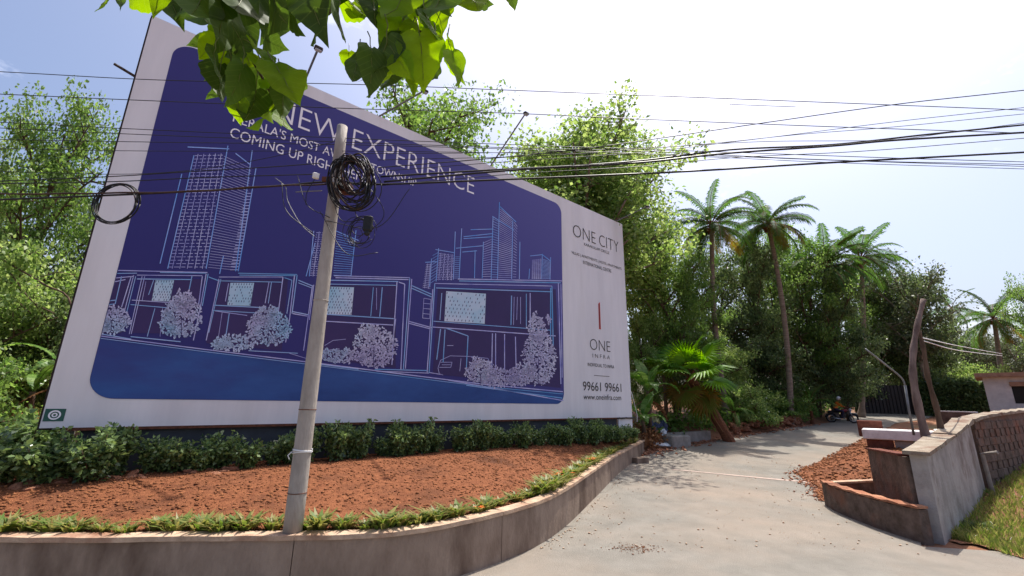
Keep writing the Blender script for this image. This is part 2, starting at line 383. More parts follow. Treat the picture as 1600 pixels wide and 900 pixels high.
# ------------------------------------------------------------------ soil bed
def bed_z(x, y, s_wall, t):
    return 0
V = []; F = []; NS, NT = 150, 40
def bed_pt(a, t):  # a along the wall 0..1, t wall->board
    sw = 1+(WL-2.6)*a; p, nm = wall_at(sw); p = p+nm*.17
    ub = -9.5+(BL+9.6)*a**1.0; q = (BA+be*ub+bn*(-.35))[:2]
    c = p+(q-p)*t; z0 = wtop(sw)-.03; z = z0+(1.07-z0)*sst(t*1.25)+.03*float(noise2(c[0]*1.5, c[1]*1.5))*min(1, t*8)
    return c[0], c[1], z
for i in range(NS+1):
    for j in range(NT+1): V.append(bed_pt(i/NS, j/NT))
for i in range(NS):
    for j in range(NT): k = i*(NT+1)+j; F.append((k, k+NT+1, k+NT+2, k+1))
struct(link('soil_bed', npmesh('soil_bed', V, F, 'red_soil', smooth=True)))
pts = []
while len(pts) < 26000:
    a = .25+.75*rng.random(); t = rng.random(); 
    x, y, z = bed_pt(a, t); 
    if x > -9: pts.append((x, y, z+.003))
tag(clods('soil_clods', pts, .007, .042, 'soil_clod', 7), 'crumbly red soil clods covering the raised garden bed', 'soil', kind='stuff')
# ------------------------------------------------------------------ billboard
bb = thing('billboard', 'huge blue and white property billboard with white line drawing of towers and villas', 'billboard', P(BL/2, 1.0))
def slab(mb, u0, u1, v0, v1, o0, o1, mi=0):
    mb.hexa([P(u0, v0, o1), P(u1, v0, o1), P(u1, v0, o0), P(u0, v0, o0), P(u0, v1, o1), P(u1, v1, o1), P(u1, v1, o0), P(u0, v1, o0)], mi)
m = MB(); nu, nv = 48, 24; vs = []; fs = []   # stretched vinyl face: gentle waviness
for j in range(nv+1):
    for i in range(nu+1):
        u, v = BL*i/nu, BZ0+(BZ1-BZ0)*j/nv; ed = min(1, 6*min(i/nu, 1-i/nu, j/nv, 1-j/nv))
        vs.append(P(u, v, -.006*ed*abs(noise2(u*.5, v*.6))))
for j in range(nv):
    for i in range(nu): k = j*(nu+1)+i; fs.append((k, k+1, k+nu+2, k+nu+1))
m.add(vs, fs); m.build('vinyl_face', 'board_white', bb, smooth=True)
m = MB(); slab(m, 0, BL, BZ0, BZ1, -.06, -.012); m.build('back_sheet', 'board_back', bb)
for v in (BZ0, BZ1):
    m = MB(); slab(m, -.03, BL+.03, v-.035, v+.035, -.14, -.062); m.build('frame_rail', 'steel_dark', bb)
for u in (0, BL):
    m = MB(); slab(m, u-.035, u+.035, BZ0+.036, BZ1-.036, -.138, -.063); m.build('frame_rail', 'steel_dark', bb)
for i in range(8):
    u = .4+(BL-.8)*i/7; m = MB(); slab(m, u-.07, u+.07, .3, BZ1-.05, -.30, -.145); m.build('post', 'steel_grey', bb)
    m = MB(); q0, q1 = P(u, 6.5, -.3), P(u, .5, -2.6); m.tube([q0, q1], .05, 6); m.build('brace', 'steel_grey', bb)
m = MB(); slab(m, .55, BL-1.05, 1.0, BZ0-.06, -.12, -.07); m.build('skirt_panel', 'skirt', bb)
m = MB(); slab(m, 0.3, BL+.02, BZ0-.055, BZ0-.005, -.06, .03); m.build('bottom_angle_bar', 'rust', bb)
m = MB(); slab(m, BL-1.0, BL, 1.18, BZ0-.06, -.05, -.004); m.build('lower_panel', 'board_white', bb)
m = MB(); m.tube([P(BL-1.15+1.3*k/8, BZ0-.03+.02*math.sin(k*1.9), .045) for k in range(9)], .025, 6); m.build('loose_rope', 'cable_black', bb)
m = MB(); m.tube([P(BL+.01, 3.0, .02), P(BL+.18, 2.4, .05), P(BL+.3, 2.0, .06), P(BL+.28, 1.7, .05)], .012, 5); m.build('tie_rope', 'tape_white', bb)
# bar stub sticking out of the left side
m = MB(); a = np.array(P(.02, 9.45, -.1)); m.tube([a, a-be*.42+np.array([0, 0, .13])], .03, 6); m.build('frame_stub', 'steel_dark', bb)
# floodlight arms along the top edge
for (bx, by), (tx, ty) in (((478, 110), (498, 74)), ((592, 172), (664, 141)), ((768, 236), (822, 176)), ((962, 346), (1012, 322))):
    u, _ = B(bx, by); a = np.array(P(u, BZ1-.02, -.08)); 
    d = ray(tx, ty); best = None
    for off in np.arange(.2, 3.0, .02):
        p0 = BA+bn*off; t = ((p0-EYE)@bn)/(d@bn); p = EYE+d*t; cost = abs(np.linalg.norm(p-a)-1.75)
        if best is None or cost < best[0]: best = (cost, p)
    tip = best[1]
    m = MB(); m.tube([a, a+(tip-a)*.5, tip], .028, 6); arm = m.build('floodlight_arm', 'steel_grey', bb)
    m = MB(); dv = tip-a; dv /= np.linalg.norm(dv); rz = math.atan2(be[1], be[0]); m.bevbox(tip+np.array([0, 0, -.04]), (.2, .14, .09), .02, rz); h = m.build('floodlight', 'steel_dark', bb)
    m = MB(); m.box(tip+np.array([0, 0, -.095]), (.15, .1, .02), rz); m.build('lens', 'lamp_glass', h)
# printed blue panel with rounded corners
def rrect(u0, u1, v0, v1, r, n=10):
    pts = []
    for cx, cy, a0 in ((u1-r, v0+r, -90), (u1-r, v1-r, 0), (u0+r, v1-r, 90), (u0+r, v0+r, 180)):
        for k in range(n+1): a = RAD(a0+90*k/n); pts.append((cx+r*math.cos(a), cy+r*math.sin(a)))
    return pts
def flat(mb, uv, off, mi=0): mb.add([P(u, v, off) for u, v in uv], [tuple(range(len(uv)))], mi)
PU0, PU1, PV0, PV1 = .5, 13.86, 2.43, 10.72
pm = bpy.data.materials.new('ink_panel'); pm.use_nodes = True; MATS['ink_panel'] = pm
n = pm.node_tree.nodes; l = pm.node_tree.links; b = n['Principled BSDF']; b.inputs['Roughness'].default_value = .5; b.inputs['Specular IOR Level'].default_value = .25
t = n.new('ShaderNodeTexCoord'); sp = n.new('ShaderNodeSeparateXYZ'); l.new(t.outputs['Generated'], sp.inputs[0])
r = n.new('ShaderNodeValToRGB'); e = r.color_ramp.elements; e[0].position = 0; e[0].color = lin('2d2b6c'); e[1].position = 1; e[1].color = lin('555296')  # print blue with lens glare painted in, lighter toward the upper right
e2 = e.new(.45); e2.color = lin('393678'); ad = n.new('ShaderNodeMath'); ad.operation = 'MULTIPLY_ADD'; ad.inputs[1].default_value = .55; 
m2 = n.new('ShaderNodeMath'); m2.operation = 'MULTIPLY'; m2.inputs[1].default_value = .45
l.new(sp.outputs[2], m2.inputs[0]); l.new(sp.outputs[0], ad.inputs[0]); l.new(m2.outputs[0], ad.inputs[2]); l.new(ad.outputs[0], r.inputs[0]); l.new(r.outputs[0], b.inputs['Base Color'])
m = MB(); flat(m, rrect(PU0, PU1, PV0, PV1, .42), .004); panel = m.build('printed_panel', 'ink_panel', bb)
def clampU(uv): return (min(max(uv[0], PU0+.01), PU1-.01), min(max(uv[1], PV0+.01), PV1-.01))
def px2(pts): return [clampU(B(*p)) for p in pts]
class Art(MB):
    def line(s, pts, wpx=1.6, mi=0, off=.012):
        wpx *= .78
        for (x0, y0), (x1, y1) in zip(pts[:-1], pts[1:]):
            L = math.hypot(x1-x0, y1-y0)+1e-6; nx, ny = -(y1-y0)/L*wpx/2, (x1-x0)/L*wpx/2
            flat(s, px2([(x0+nx, y0+ny), (x1+nx, y1+ny), (x1-nx, y1-ny), (x0-nx, y0-ny)])[::-1], off, mi)
    def poly(s, pts, mi=0, off=.008): flat(s, px2(pts), off, mi)
    def hatch(s, q, nx, ny, w=1.1, mi=0, off=.012, gap=0., rg=None):   # q: TL TR BR BL
        q = [np.array(a, float) for a in q]
        def bl(a, b_): return q[0]*(1-a)*(1-b_)+q[1]*a*(1-b_)+q[2]*a*b_+q[3]*(1-a)*b_
        for j in range(ny):
            b_ = (j+.5)/ny
            if gap and rg is not None:
                a = 0
                while a < 1:
                    L = .06+.1*rg.random(); s.line([tuple(bl(a, b_)), tuple(bl(min(1, a+L), b_))], w, mi, off); a += L+gap
            else: s.line([tuple(bl(0, b_)), tuple(bl(1, b_))], w, mi, off)
        for i in range(nx): a = (i+.5)/nx if nx > 1 else .5; s.line([tuple(bl(a, 0)), tuple(bl(a, 1))], w, mi, off)
    def foliage(s, blobs, n, size, rg, mi=0, off=.017):
        tot = sum(a*b_ for _, _, a, b_ in blobs)
        for cx, cy, rx, ry in blobs:
            for _ in range(int(n*rx*ry/tot)):
                a = rg.random()*6.28; r_ = math.sqrt(rg.random()); x, y = cx+rx*r_*math.cos(a), cy+ry*r_*math.sin(a)
                L = size*(.6+rg.random()*.9); th = rg.random()*6.28; dx, dy = math.cos(th)*L, math.sin(th)*L
                q = [(x, y), (x+dx*.5-dy*.28, y+dy*.5+dx*.28), (x+dx, y+dy), (x+dx*.5+dy*.28, y+dy*.5-dx*.28)]
                flat(s, px2(q)[::-1], off, mi)
AM = ['ink_lav', 'ink_sky', 'ink_foliage', 'ink_dark', 'ink_screen', 'ink_dot', 'ink_teal']
rg = random.Random(3)
# bottom band: printed road
def subdiv(pts, k):
    o = []
    for a, b_ in zip(pts[:-1], pts[1:]):
        for i in range(k): o.append((a[0]+(b_[0]-a[0])*i/k, a[1]+(b_[1]-a[1])*i/k))
    return o+[pts[-1]]
road_top = [B(*p) for p in [(140, 527), (320, 548), (500, 570), (640, 588), (760, 603), (880, 614)]]
rr = rrect(PU0+.004, PU1-.004, PV0+.004, PV1, .415)
low = [p for p in rr if p[1] < 4.0]
lowR = [p for p in low if p[0] > 7]; lowL = [p for p in low if p[0] < 7]
a = Art(); poly_ = lowR+[(PU1-.004, road_top[-1][1])]+[q for q in road_top[::-1] if PU0+.01 < q[0] < PU1-.01]+[(PU0+.004, road_top[0][1])]+lowL
flat(a, poly_, .007, 0); a.build('printed_road', 'ink_road', bb)
# towers
a = Art(); a.hatch([(305, 241), (350, 240), (322, 420), (263, 420)], 5, 34, 1.25, 0, gap=.05, rg=rg); a.hatch([(350, 242), (393, 262), (369, 424), (325, 420)], 0, 42, .8, 0); 
a.hatch([(384, 300), (394, 300), (371, 424), (359, 424)], 0, 26, 1.6, 0)
for p in ([(293, 230), (358, 233)], [(284, 272), (250, 412)], [(303, 243), (262, 420)], [(356, 228), (322, 420)], [(394, 235), (368, 424)], [(368, 240), (390, 257)], [(400, 262), (372, 424)], [(349, 400), (343, 428)]): a.line(p, 2.0, 1, .014)
a.build('printed_tower', AM, bb)
a = Art(); a.hatch([(494, 362), (522, 362), (512, 432), (484, 432)], 3, 20, 1.3, 0, gap=.06, rg=rg); a.hatch([(526, 364), (556, 372), (548, 432), (520, 432)], 0, 18, .9, 1)
for p in ([(492, 380), (478, 432)], [(490, 361), (483, 432)], [(556, 360), (548, 432)], [(522, 360), (560, 376)]): a.line(p, 1.7, 1, .014)
a.build('printed_tower', AM, bb)
a = Art(); a.hatch([(666, 412), (674, 412), (672, 452), (660, 450)], 2, 14, .9, 0); a.hatch([(686, 395), (709, 398), (708, 438), (682, 438)], 4, 16, 1.1, 0, gap=.05, rg=rg); a.hatch([(676, 397), (685, 392), (682, 438), (672, 445)], 0, 10, .8, 1)
for p in ([(680, 390), (710, 395)], [(664, 410), (682, 409)], [(685, 388), (681, 440)], [(711, 362), (708, 437)], [(674, 404), (671, 448)]): a.line(p, 1.5, 1, .014)
a.build('printed_tower', AM, bb)
a = Art(); a.hatch([(755, 378), (768, 372), (767, 434), (753, 434)], 0, 16, .9, 0); a.hatch([(781, 325), (801, 341), (800, 435), (778, 435)], 0, 34, .9, 0); a.hatch([(770, 340), (780, 345), (778, 435), (768, 435)], 0, 24, .8, 1); a.hatch([(803, 345), (808, 352), (806, 435), (801, 435)], 0, 20, .9, 0); a.hatch([(711, 400), (719, 400), (716, 436), (709, 436)], 0, 12, .8, 1)
for p in ([(780, 316), (777, 436)], [(781, 323), (806, 347)], [(769, 338), (781, 346), (803, 360)], [(770, 338), (767, 436)], [(801, 345), (799, 436)], [(812, 378), (811, 436)], [(721, 357), (717, 436)], [(724, 370), (770, 365)], [(724, 373), (770, 370)], [(712, 388), (755, 384)], [(735, 359), (770, 358)], [(722, 394), (745, 392)], [(742, 391), (741, 435)], [(755, 378), (753, 435)]): a.line(p, 1.5, 1, .014)
a.build('printed_tower', AM, bb)
a = Art(); a.hatch([(831, 406), (846, 404), (846, 436), (830, 436)], 5, 16, .8, 0); a.hatch([(848, 404), (859, 408), (859, 436), (847, 436)], 0, 15, .8, 1)
for p in ([(828, 400), (847, 398)], [(847, 397), (846, 436)], [(847, 398), (860, 408)], [(860, 402), (859, 437)], [(827, 420), (826, 436)]): a.line(p, 1.4, 1, .014)
a.build('printed_tower', AM, bb)
# villas (dark blocks, outlines, patterned screens)
def villa(dark, lines, screens, thin=()):
    a = Art()
    for d_q in dark: a.poly(d_q[::-1], 3, .0085)
    for q, nx, ny in screens:
        a.poly(q[::-1], 4, .0105); Q = [np.array(z, float) for z in q]
        for j in range(ny):
            for i in range(nx):
                if rg.random() < .25: continue
                u_, v_ = (i+.5+(.25 if j % 2 else -.25))/nx, (j+.5)/ny
                c_ = Q[0]*(1-u_)*(1-v_)+Q[1]*u_*(1-v_)+Q[2]*u_*v_+Q[3]*(1-u_)*v_
                a.line([(c_[0]+.3, c_[1]-1.4), (c_[0]-.3, c_[1]+1.4)], 1.3, 5, .0125)
    for p in lines: a.line(p, 1.9 if rg.random() < .7 else 1.5, 6 if rg.random() < .5 else 0, .0135)
    for p in thin: a.line(p, 1.0, 0, .0135)
    return a.build('printed_villa', AM, bb)
villa([[(166, 432), (205, 430), (190, 520), (148, 520)]], [[(180, 427), (214, 427)], [(164, 432), (208, 432)], [(163, 438), (196, 437)], [(180, 437), (172, 468)], [(190, 432), (180, 475)], [(205, 432), (190, 480)], [(209, 430), (194, 488)], [(212, 432), (198, 488)], [(155, 468), (182, 469)], [(154, 474), (180, 475)], [(146, 521), (205, 530)]], [])
villa([[(222, 438), (318, 436), (300, 522), (204, 520)]], [[(180, 422), (324, 426)], [(250, 426), (322, 427)], [(214, 430), (316, 431)], [(214, 436), (300, 437)], [(300, 431), (295, 455)], [(316, 432), (310, 478)], [(322, 428), (313, 480), (302, 532)], [(325, 428), (316, 478)], [(226, 432), (205, 522)], [(222, 432), (202, 522)], [(240, 438), (232, 461)], [(206, 469), (268, 473)], [(204, 476), (262, 481)], [(242, 482), (230, 526)], [(204, 526), (282, 534)], [(326, 433), (345, 440)]], [([(243, 438), (272, 438), (265, 471), (237, 470)], 7, 8)], [[(254, 482), (250, 526)], [(228, 440), (222, 470)]])
villa([[(346, 437), (450, 436), (440, 548), (322, 536)]], [[(372, 427), (464, 429)], [(374, 430), (462, 431)], [(342, 433), (442, 433)], [(344, 439), (440, 441)], [(442, 433), (433, 500)], [(444, 434), (456, 438), (448, 490)], [(460, 430), (452, 500), (446, 535)], [(464, 430), (456, 490)], [(342, 436), (322, 532)], [(345, 436), (326, 520)], [(357, 443), (352, 471)], [(420, 441), (414, 474)], [(424, 441), (419, 474)], [(334, 477), (416, 481)], [(332, 485), (400, 489)], [(358, 490), (352, 530)], [(336, 486), (386, 493)], [(388, 548), (465, 552)], [(466, 438), (488, 447)], [(466, 442), (487, 450)], [(488, 446), (474, 548)], [(457, 487), (482, 492)], [(457, 490), (480, 494)]], [([(360, 442), (397, 442), (391, 478), (355, 477)], 9, 8)], [[(347, 488), (341, 528)], [(452, 552), (478, 560)]])
villa([[(512, 446), (618, 444), (618, 575), (498, 560)]], [[(522, 431), (640, 434)], [(524, 434), (638, 437)], [(516, 438), (622, 440)], [(514, 444), (620, 446)], [(620, 440), (612, 570)], [(623, 441), (632, 444), (626, 577)], [(640, 435), (630, 577)], [(643, 436), (633, 576)], [(583, 449), (579, 494)], [(597, 449), (593, 495)], [(506, 491), (615, 498)], [(508, 502), (614, 508)], [(618, 498), (613, 540)], [(490, 445), (483, 500)], [(642, 446), (674, 460)], [(642, 450), (674, 464)], [(638, 502), (674, 512)], [(638, 505), (672, 514)], [(498, 569), (560, 577)], [(588, 580), (670, 583)], [(585, 577), (668, 579)]], [([(516, 448), (553, 449), (549, 492), (510, 491)], 9, 10)], [[(588, 450), (588, 484)], [(507, 540), (520, 532), (540, 530)], [(505, 548), (530, 545)], [(662, 466), (660, 497), (671, 498), (673, 468), (662, 466)], [(661, 474), (672, 475)], [(661, 482), (672, 483)], [(660, 490), (671, 491)]])
villa([[(684, 450), (868, 452), (876, 606), (676, 584)]], [[(715, 436), (878, 439)], [(717, 439), (876, 442)], [(679, 443), (862, 447)], [(681, 450), (862, 456)], [(679, 443), (670, 583)], [(676, 452), (667, 582)], [(862, 447), (864, 540)], [(860, 450), (860, 530)], [(872, 442), (876, 600)], [(876, 444), (878, 590)], [(677, 502), (860, 516)], [(676, 511), (868, 525)], [(688, 514), (682, 562)], [(695, 515), (692, 566)], [(731, 525), (728, 580)], [(769, 521), (768, 578)], [(774, 521), (774, 578)], [(788, 522), (788, 580)], [(805, 526), (806, 576)], [(799, 462), (798, 508)], [(822, 459), (822, 510)], [(828, 458), (828, 512)], [(690, 458), (687, 500)], [(670, 582), (688, 585)], [(728, 602), (878, 622)], [(700, 594), (880, 626)], [(697, 513), (731, 525)]], [([(697, 455), (759, 459), (757, 506), (694, 502)], 11, 8)], [[(803, 464), (802, 508)], [(808, 464), (807, 500)], [(813, 464), (813, 506)], [(698, 540), (708, 540)], [(684, 575), (688, 563), (703, 556), (735, 557), (745, 565)], [(684, 575), (686, 584), (692, 586)], [(688, 566), (706, 566), (704, 574), (686, 574)], [(690, 570), (704, 570)], [(720, 560), (718, 580)], [(735, 557), (762, 560), (766, 570)]])
# pale ground lines between villas and printed road
a = Art()
for o_, w_ in ((0, 2.), (3.5, 1.2)): a.line([(142, 524+o_), (320, 546+o_), (500, 568+o_), (640, 586+o_), (760, 601+o_), (879, 612+o_)], w_, 6 if o_ else 0, .0145)
a.build('printed_kerb_line', AM, bb)
# printed trees
for blobs, n_, sz in (([(175, 500, 28, 20), (160, 506, 14, 14)], 190, 5.), ([(285, 495, 30, 32), (287, 470, 18, 16), (262, 505, 12, 16)], 330, 5.), ([(420, 512, 34, 26), (418, 492, 20, 14), (365, 536, 34, 11), (345, 538, 14, 8)], 430, 4.6), ([(585, 542, 34, 32), (530, 556, 30, 12), (575, 515, 14, 10)], 560, 3.8),
                     ([(752, 582, 26, 18), (775, 590, 28, 14), (745, 565, 8, 8)], 420, 3.4), ([(842, 560, 26, 42), (838, 515, 14, 20), (835, 495, 4, 8), (815, 585, 20, 16), (805, 596, 14, 8), (858, 500, 4, 7)], 760, 3.6)):
    a = Art(); a.foliage(blobs, n_*2, sz, rg, 2); cx, cy = blobs[0][:2]; a.line([(cx-1, cy), (cx-2, cy+blobs[0][3])], 1.2, 5, .0185); a.build('printed_tree', AM, bb)
# lettering
def lettering(txt, u0, u1, v0, v1, m, name='lettering', thin=0.):
    cu = bpy.data.curves.new('t', 'FONT'); cu.body = txt; cu.size = 1; cu.offset = thin; cu.resolution_u = 4
    ob = bpy.data.objects.new('t', cu); COL.objects.link(ob); dg = bpy.context.evaluated_depsgraph_get(); me = bpy.data.meshes.new_from_object(ob.evaluated_get(dg))
    bpy.data.objects.remove(ob)
    vs = np.array([v.co[:] for v in me.vertices]); fs = [tuple(p.vertices) for p in me.polygons]
    lo, hi = vs.min(0), vs.max(0); vs = (vs-lo)/(np.maximum(hi-lo, 1e-6))
    mb = MB(); mb.add([P(u0+(u1-u0)*x, v0+(v1-v0)*y, .010) for x, y, _ in vs], fs); bpy.data.meshes.remove(me)
    return mb.build(name, m, bb)
lettering('A NEW EXPERIENCE', 1.9, 9.28, 9.66, 10.32, 'ink_white', thin=-.012)
lettering("KERALA'S MOST AWAITED TOWNSHIP", 1.9, 7.0, 9.16, 9.43, 'ink_white')
lettering('COMING UP RIGHT HERE', 1.9, 5.38, 8.72, 9.0, 'ink_white')
lettering('ONE', 14.58, 16.12, 9.5, 10.06, 'ink_black', thin=-.018); lettering('CITY', 16.38, 17.86, 9.5, 10.06, 'ink_black', thin=-.018)
lettering('KARAKULAM CIRCLE', 15.3, 17.1, 9.24, 9.37, 'ink_black')
lettering('VILLAS | APARTMENTS | HOTEL APARTMENTS', 14.45, 18.0, 8.62, 8.78, 'ink_black')
lettering('INTERNATIONAL CENTRE', 15.2, 17.2, 8.36, 8.52, 'ink_black')
lettering('ONE', 15.5, 16.88, 4.66, 5.12, 'ink_black', thin=-.018)
lettering('I N F R A', 15.65, 16.82, 4.34, 4.5, 'ink_black', thin=-.01)
lettering('INDIVIDUAL TO INFRA', 15.32, 17.1, 3.96, 4.1, 'ink_black')
lettering('99661 99661', 14.98, 17.55, 2.97, 3.33, 'ink_black')
lettering('www.oneinfra.com', 15.0, 17.5, 2.62, 2.84, 'ink_black')
a = MB(); flat(a, [(15.7, 3.59), (16.74, 3.59), (16.74, 3.61), (15.7, 3.61)], .010); a.build('printed_rule', 'ink_black', bb)
a = MB()
flat(a, [(16.12, 5.6), (16.30, 5.6), (16.27, 5.64), (16.27, 6.82), (16.15, 6.72), (16.15, 5.64)], .008, 0)
flat(a, [(16.19, 5.63), (16.23, 5.63), (16.23, 6.74), (16.19, 6.72)], .012, 1); a.build('printed_numeral_logo', ['ink_red', 'ink_black'], bb)
a = MB(); flat(a, [(.02, 2.02), (.29, 2.02), (.29, 2.24), (.02, 2.24)], .006, 0)
for r0, r1 in ((.085, .06), (.04, .02)):
    for k in range(16):
        t0, t1 = 6.2832*k/16, 6.2832*(k+1)/16; flat(a, [(.155+r_*math.cos(t), 2.13+r_*math.sin(t)) for r_, t in ((r0, t0), (r0, t1), (r1, t1), (r1, t0))], .011, 1)
a.build('corner_emblem', ['ink_green', 'ink_white'], bb)
# ------------------------------------------------------------------ utility pole with cable coils
PY = 6.55; p0 = atY(457, 832, PY); p1 = atY(535, 198, PY); p1 = np.array([p1[0], PY, p1[2]])
up_ = thing('utility_pole', 'slightly leaning round grey concrete utility pole in front of the billboard', 'pole', p0)
m = MB(); n_ = 14; m.tube([p0+(p1-p0)*k/n_-(np.array([0, 0, .3]) if k == 0 else 0) for k in range(n_+1)], [.125-.04*k/n_ for k in range(n_+1)], 20); m.build('shaft', 'pole_concrete', up_, smooth=True)
def on_pole(py): 
    z = atY(500, py, PY)[2]; t = (z-p0[2])/(p1[2]-p0[2]); return p0+(p1-p0)*t, .125-.04*t
c, r_ = on_pole(705); m = MB()
for k in range(3): m.tube([c+np.array([(r_+.008)*math.cos(a), (r_+.008)*math.sin(a), (k-1)*.016+.012*math.sin(a*1.5+k)]) for a in np.linspace(0, 6.283, 21)], .007, 5)
m.tube([c+np.array([-.1, -.1, 0]), c+np.array([-.14, -.12, -.05]), c+np.array([-.11, -.12, -.10])], .008, 5); m.build('white_tie', 'tape_white', up_, smooth=True)
for py in (770, 640, 470):
    c, r_ = on_pole(py); m = MB(); m.tube([c+np.array([(r_+.003)*math.cos(a), (r_+.003)*math.sin(a), 0]) for a in np.linspace(0, 6.283, 21)], .006, 5); m.build('band', 'rust' if py > 500 else 'pole_concrete', up_)
c, r_ = on_pole(285); m = MB(); m.box(c+np.array([0, -r_-.02, 0]), (.34, .05, .07)); m.box(c+np.array([.18, -.02, -.12]), (.2, .16, .16)); m.build('bracket', 'rust', up_)
for dx, dz in ((-.26, .03), (.06, -.06)):
    m = MB(); m.bevbox(c+np.array([dx, -r_-.07, dz]), (.1, .06, .1), .012, .5); m.build('insulator', 'white_plaster', up_)
# main coil of spare cable hung on the pole
rg = random.Random(11)
cc = atY(547, 283, PY-.2)
coil = thing('cable_coil', 'thick untidy coil of black cable hung on the utility pole', 'cable coil', cc)
for k in range(30):
    m = MB(); R_ = .28+.2*rg.random()**1.5; ox, oz = rg.gauss(.05, .06), .38-R_+rg.gauss(.02, .035); oy = rg.uniform(-.09, .05); ph = rg.random()*6; el = .6+.2*rg.random(); tl = rg.gauss(.3, .12)
    pts = []
    for a in np.linspace(0, 6.283, 33):
        x, z = R_*el*math.cos(a), R_*math.sin(a); sq = (1-.13*max(0, math.sin(a)))
        pts.append(cc+np.array([x*sq+ox+z*tl*-.55, oy+.05*math.sin(a*2+ph), z*.96+oz-.0+.03*math.sin(a*3+ph)]))
    m.tube(pts, rg.choice([.008, .01, .013]), 5); m.build('cable_loop', 'cable_black' if rg.random() < .75 else 'cable_brown', coil, smooth=True)
c2 = atY(560, 365, PY-.15)
for k in range(9):
    m = MB(); R_ = .13+.12*rg.random(); ph = rg.random()*6; ox = rg.gauss(0, .06); oz = rg.gauss(.02, .06)
    pts = [c2+np.array([R_*.85*math.cos(a)+ox, .04*math.sin(a+ph), R_*math.sin(a)+oz]) for a in np.linspace(0, 6.283*(.7+.3*rg.random()), 22)]
    m.tube(pts, .005, 5); m.build('thin_wire_loop', 'cable_black', coil, smooth=True)
for a_, b_, c_ in (((500, 330), (540, 395), (590, 395)), ((510, 345), (590, 355), (640, 295)), ((540, 250), (600, 330), (560, 372)), ((575, 280), (555, 330), (575, 350)), ((465, 275), (480, 320), (515, 340)), ((440, 285), (448, 330), (490, 365)), ((520, 310), (535, 345), (580, 340)), ((495, 275), (480, 300), (478, 320))):
    m = MB(); m.tube(catmull([atY(*a_, PY-.1), atY(*b_, PY-.15), atY(*c_, PY-.1)], 8), .006, 5); m.build('stray_wire', 'cable_black', coil, smooth=True)
bc = atY(575, 350, PY-.18); m = MB(); m.bevbox(bc, (.14, .1, .26), .02, .2); m.lathe([(.03, -.19), (.045, -.17), (.045, -.12)], 8, bc); jb = m.build('splice_box', 'cable_black'); tag(jb, 'small black cable splice box hanging below the coil on the pole', 'box')
lc = atY(181, 317, PY-.02)
lcoil = thing('cable_coil', 'round loop of spare black cable hanging on the wires at the billboard edge', 'cable coil', lc)
for k in range(6):
    m = MB(); R_ = .33+.035*rg.random(); ph = rg.random()*6; ox, oz = rg.gauss(0, .012), rg.gauss(0, .012)
    m.tube([lc+np.array([R_*math.cos(a)+ox, .03*math.sin(a+ph), R_*math.sin(a)+oz]) for a in np.linspace(0, 6.283, 33)], .009, 5); m.build('cable_loop', 'cable_black', lcoil, smooth=True)
# overhead cables
def cable(label, pts, r, Y=6.05, m_='cable_black', wob=0.):
    Y += .5; q = [atY(px, py, Y) for px, py in pts]
    if pts[0][0] <= 0: q = [q[0]+(q[0]-q[1])/np.linalg.norm(q[0]-q[1])*6]+q
    if pts[-1][0] >= 1600: q = q+[q[-1]+(q[-1]-q[-2])/np.linalg.norm(q[-1]-q[-2])*8]
    c = catmull(q, 10)
    if wob: c = [p+np.array([0, 0, wob*math.sin(i*.9)]) for i, p in enumerate(c)]
    mb = MB(); mb.tube(c, r, 6); o = mb.build('overhead_cable', m_, None, smooth=True); tag(o, label, 'cable', 'overhead cables along the road'); return o
cable('topmost thin black overhead cable, sloping gently down to the right', [(0, 112), (250, 125), (560, 132), (800, 141), (1240, 158), (1600, 172)], .007, 6.3)
cable('second overhead cable from the top, running just under the topmost', [(0, 147), (250, 158), (560, 170), (800, 177), (1000, 186), (1300, 198), (1600, 208)], .007, 6.3)
cable('short stub of thin cable hanging in the white sky just under the topmost cable', [(1140, 163), (1190, 165), (1243, 167)], .005, 6.2)
cable('thin overhead cable climbing steeply right across the sky to the upper right edge', [(590, 262), (750, 249), (900, 234), (1050, 213), (1200, 191), (1400, 163), (1600, 141)], .008)
cable('thick sagging black overhead cable, lowest of all, passing the pole bracket', [(0, 312), (150, 306), (300, 299), (440, 290), (515, 284), (590, 288), (750, 282), (1050, 269), (1300, 254), (1600, 238)], .016)
cable('brown twisted service cable just above the lowest cable left of the pole', [(0, 303), (150, 302), (300, 299), (420, 291), (510, 288)], .014, 6.0, 'cable_brown', .006)
cable('thick black overhead cable rising right from the pole toward the right edge, upper of two', [(595, 276), (760, 266), (900, 259), (1010, 250), (1140, 234), (1300, 226), (1450, 210), (1600, 195)], .015)
cable('thick black overhead cable closely below the upper rising one at right', [(600, 284), (800, 266), (1000, 254), (1130, 240), (1300, 228), (1400, 219), (1600, 207)], .016, 5.9)
cable('thin overhead cable in the middle bundle, sloping down to the right edge', [(0, 191), (240, 203), (540, 216), (800, 226), (1000, 233), (1200, 240), (1400, 247), (1600, 253)], .006)
cable('thin overhead cable next below the middle sloping one', [(0, 200), (240, 211), (540, 222), (800, 231), (1000, 236), (1300, 250), (1600, 257)], .006)
cable('thin overhead cable, third of the middle bundle sloping right', [(0, 218), (240, 222), (540, 226), (800, 233), (1100, 243), (1350, 252), (1600, 260)], .006, 6.15)
cable('faint thin overhead cable rising right above the thick pair', [(560, 240), (800, 238), (1060, 228), (1250, 210), (1400, 198), (1600, 178)], .005)
cable('thin slack overhead cable tangled with the thick pair at right', [(590, 250), (850, 243), (1050, 229), (1200, 221), (1380, 219), (1480, 208), (1600, 192)], .005, 5.95)
cable('black overhead cable reaching the pole coil from the left, upper of two', [(0, 283), (170, 276), (300, 268), (420, 261), (500, 255)], .008)
